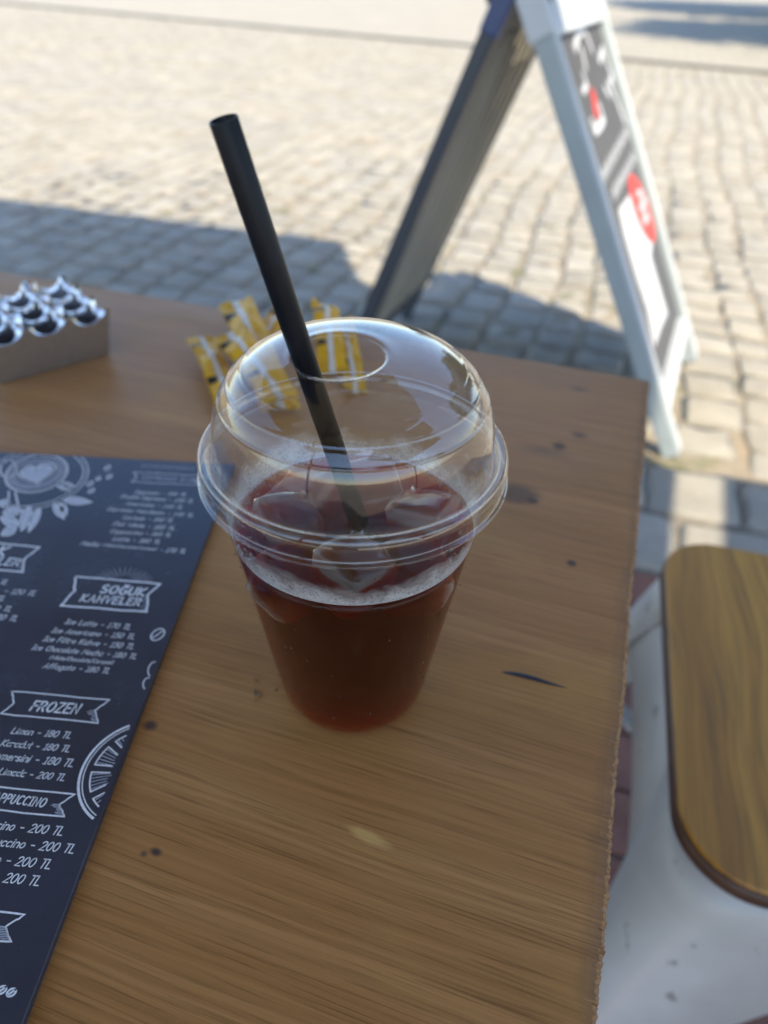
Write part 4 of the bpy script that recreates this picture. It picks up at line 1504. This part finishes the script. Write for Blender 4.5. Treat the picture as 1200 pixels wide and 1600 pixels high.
for k in range(2):
    bm = bmesh.new()
    s = 1 if k else -1
    m, L = beam_matrix((-hb, -hb * s, zb + 0.012 * k), (hb, hb * s, zb + 0.012 * k))
    add_box(bm, m, 0.020, 0.008, L, 0.002)
    bmobj('brace', bm, M_WHITE, stool)

# ================================================================== A-board street sign
FA, FB = unproj(1062, 718, 0), unproj(1088, 572, 0)
wv_ = FB - FA
BW = wv_.length * 1.10
wv_.normalize()
nv_ = Vector((wv_.y, -wv_.x, 0))                   # outward from the printed face
BH, SPR, TOPG = 0.93, 0.560, 0.045                  # leaf height, half spread on the ground, half gap at the top
bctr = FA + wv_ * BW / 2 - nv_ * SPR
abrd = empty('street_sign', bctr, 'folding A-frame pavement sign with a grey chalk poster standing on the cobbles', 'sign', math.atan2(wv_.y, wv_.x))
abrd_m = Matrix.Translation(bctr) @ Matrix.Rotation(math.atan2(wv_.y, wv_.x), 4, 'Z')
# local frame: x along width, y = -nv_ side; leaf q=-1 is the printed right hand one
M_SIGN_W = plain('sign_white_plastic', (0.36, 0.40, 0.41), 0.4, 0.08, 8)
M_SIGN_F = plain('sign_frame_white', (0.56, 0.58, 0.60), 0.35, 0.06, 8)
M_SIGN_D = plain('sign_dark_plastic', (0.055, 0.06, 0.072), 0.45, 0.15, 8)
M_SIGN_G = plain('sign_grey_edge', (0.32, 0.30, 0.26), 0.5, 0.15, 8)
M_RIB = plain('rib_grey', (0.46, 0.43, 0.37), 0.5, 0.1, 8)
M_SIGN_B = plain('sign_blue_cap', (0.055, 0.075, 0.17), 0.4, 0.15, 8)
def leaf_frame(q):
    """matrix mapping (u along width, v up the leaf, n outward) to sign coordinates"""
    y0, y1 = (-SPR, -TOPG) if q < 0 else (0.40, 0.030)
    up = Vector((0, y1 - y0, BH)).normalized()
    ux = Vector((1, 0, 0))
    nn_ = ux.cross(up) * (1 if q < 0 else -1)
    m = Matrix((ux, up, nn_)).transposed().to_4x4()
    m.translation = Vector((0, y0, 0))
    return m, math.hypot(y1 - y0, BH)
for q in (-1, 1):
    m, LL = leaf_frame(q)
    bw = BW if q < 0 else BW * 0.84
    m = m @ Matrix.Translation((-(BW - bw) / 2, 0, 0))
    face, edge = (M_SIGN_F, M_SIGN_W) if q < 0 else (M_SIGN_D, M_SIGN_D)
    th = 0.042 if q < 0 else 0.030
    def bxm(name, u, v, n, su, sv_, sn, mat, par, bev=0.004):
        bm = bmesh.new()
        add_box(bm, m @ Matrix.Translation((u, v, n)), su, sv_, sn, bev)
        return bmobj(name, bm, mat, par)
    rw = 0.036
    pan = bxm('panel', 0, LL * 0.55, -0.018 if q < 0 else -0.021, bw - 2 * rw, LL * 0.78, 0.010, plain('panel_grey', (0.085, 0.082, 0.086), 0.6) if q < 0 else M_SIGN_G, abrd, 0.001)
    for s in (-1, 1):
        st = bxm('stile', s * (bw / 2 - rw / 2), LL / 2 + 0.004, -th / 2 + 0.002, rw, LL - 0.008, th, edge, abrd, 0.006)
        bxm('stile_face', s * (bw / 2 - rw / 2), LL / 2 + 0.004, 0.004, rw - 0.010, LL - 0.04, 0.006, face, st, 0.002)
    if q > 0:
        for k in range(6):
            bxm('rib', (k - 2.5) * 0.062, LL * 0.55, -0.0285, 0.030, LL * 0.76, 0.006, M_RIB, pan, 0.002)
    bxm('top_rail', 0, LL * 0.955, -th / 2 + 0.002, bw - 2 * rw, 0.07, th, face, abrd, 0.005)
    bxm('bottom_rail', 0, 0.135, -th / 2 + 0.002, bw - 2 * rw, 0.045, th, face, abrd, 0.005)
    for s in (-1, 1):
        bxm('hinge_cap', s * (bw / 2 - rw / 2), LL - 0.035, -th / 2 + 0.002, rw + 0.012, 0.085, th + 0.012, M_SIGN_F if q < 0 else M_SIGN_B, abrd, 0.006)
    if q < 0:
        # carrying handle with a slot, arched over the top rail
        o_, i_ = [], []
        for k in range(25):
            a = R(180 - 180 * k / 24)
            o_.append((0.25 * math.cos(a), 0.20 * math.sin(a) ** 0.8))
            i_.append((0.16 * max(-1, min(1, 1.2 * math.cos(a))), 0.03 + 0.115 * math.sin(a) ** 0.6))
        V, F = [], []
        for n_ in (-0.03, -0.006):
            for P in (o_, i_):
                V += [tuple(m @ Vector((x, LL * 0.992 + y, n_))) for x, y in P]
        n25 = 25
        for k in range(24):
            F += [(k, k + 1, n25 + k + 1, n25 + k), (2*n25 + k, 3*n25 + k, 3*n25 + k + 1, 2*n25 + k + 1),
                  (k, 2*n25 + k, 2*n25 + k + 1, k + 1), (n25 + k, n25 + k + 1, 3*n25 + k + 1, 3*n25 + k)]
        F += [(n25, n25 - 1 + n25, 4*n25 - 1, 3*n25), (0, n25, 3*n25, 2*n25), (n25 - 1, 3*n25 - 1, 4*n25 - 1, 2*n25 - 1)]
        V0 = len(V)
        for n_ in (-0.03, -0.006):
            V += [tuple(m @ Vector((x, LL * 0.992 + y, n_))) for x, y in ((-0.25, 0), (0.25, 0), (0.16, 0.03), (-0.16, 0.03))]
        F += [(V0, V0+1, V0+2, V0+3), (V0+7, V0+6, V0+5, V0+4)]
        obj('handle', V, F, M_SIGN_F, abrd)
        # chalk scribbles, red marks and the lower white sheet printed on the poster
        def onp(u, v, n=-0.0126):
            return tuple(m @ Vector((u, v, n)))
        def spray(name, polys, wd, mat, n=-0.0122):
            V, F = ribbons(polys, wd)
            obj(name, [onp(x, y, n) for x, y in V], F, mat, pan)
        M_PRW = plain('poster_white', (0.56, 0.56, 0.58), 0.5, 0.06, 40)
        M_PRR = plain('poster_red', (0.62, 0.045, 0.035), 0.5, 0.1, 40)
        lm = abrd_m @ m
        lmi = lm.inverted()
        pn = lm.to_3x3() @ Vector((0, 0, 1))
        p0_ = lm @ Vector((0, 0, -0.0126))
        def lp(u, v):                                # photo pixel -> (u, v) on the poster plane
            d = FW + RIGHT * ((u - 600) / F_PX) - UP * ((v - 800) / F_PX)
            p = EYE + d * ((p0_ - EYE).dot(pn) / d.dot(pn))
            r = lmi @ p
            hw_ = BW / 2 - rw
            return (max(-hw_ + 0.02, min(hw_ - 0.02, -hw_ + (r.x + hw_) * 0.80)), r.y)
        rs = random.Random(5)
        for pl, wd in [([(905, 72), (912, 50), (922, 40), (930, 58), (935, 72)], 0.020), ([(918, 75), (922, 100)], 0.018), ([(918, 112), (923, 128), (916, 140)], 0.016),
                       ([(948, 88), (955, 70), (962, 96), (970, 108), (966, 122)], 0.020), ([(962, 120), (972, 140), (980, 160), (990, 172)], 0.022),
                       ([(955, 130), (962, 140)], 0.018), ([(940, 30), (948, 10)], 0.02)]:
            spray('chalk_flourish', [[lp(*p) for p in pl]], wd, M_PRW)
        spray('chalk_cup', [[lp(*p) for p in [(944, 160), (950, 178), (944, 190), (934, 200), (930, 186)]]], 0.022, M_PRW)
        spray('red_band', [[lp(*p) for p in [(934, 146), (937, 168)]]], 0.04, M_PRR, -0.0118)
        for (a_, b_) in [((944, 272), (993, 188)), ((962, 298), (1003, 226))]:
            zz = []
            n_ = 6
            for k in range(n_):
                seg = []
                for j in range(6):
                    f_ = (k + j / 5 * 0.72) / n_
                    x, y = lp(a_[0] + (b_[0] - a_[0]) * f_, a_[1] + (b_[1] - a_[1]) * f_)
                    seg.append((x, y + (0.011 if j % 2 else -0.011)))
                zz.append(seg)
            spray('chalk_line', zz, 0.009, M_PRW)
        sh = [lp(*p) for p in [(970, 322), (995, 285), (1027, 352), (1022, 385), (1047, 472), (1036, 498), (1024, 535), (1014, 478), (997, 428), (978, 362)]]
        ns = len(sh)
        Vs = [onp(x, y, -0.0120) for x, y in sh] + [onp(x, y, -0.0108) for x, y in sh]
        Fs = [tuple(range(ns))[::-1], tuple(range(ns, 2 * ns))] + [(k, (k+1) % ns, ns + (k+1) % ns, ns + k) for k in range(ns)]
        obj('white_sheet', Vs, Fs, M_PRW, pan)
        el = []
        for a in range(0, 360, 12):
            x, y = 14 * math.cos(R(a)), 54 * math.sin(R(a))
            el.append(lp(1009 + x * 0.95 + y * 0.30, 311 - x * 0.3 + y * 0.95))
        obj('red_badge', [onp(x, y, -0.0100) for x, y in el], [tuple(range(30))], M_PRR, pan)
        spray('badge_lettering', [[lp(*p) for p in q_] for q_ in ([(1003, 290), (1010, 284), (1008, 300), (1015, 296)], [(1006, 312), (1014, 306), (1012, 324)], [(1012, 332), (1018, 322)])], 0.02, M_PRW, -0.0092)
for s in (-1, 1):
    bm = bmesh.new()
    hx = s * (BW / 2 - 0.035) - (BW * 0.16 if s > 0 else 0)
    mm, L = beam_matrix((hx, -TOPG - 0.02, BH - 0.012), (hx, TOPG + 0.02, BH - 0.012))
    add_box(bm, mm, 0.02, 0.03, L, 0.003)
    bmobj('hinge', bm, M_SIGN_D, abrd)
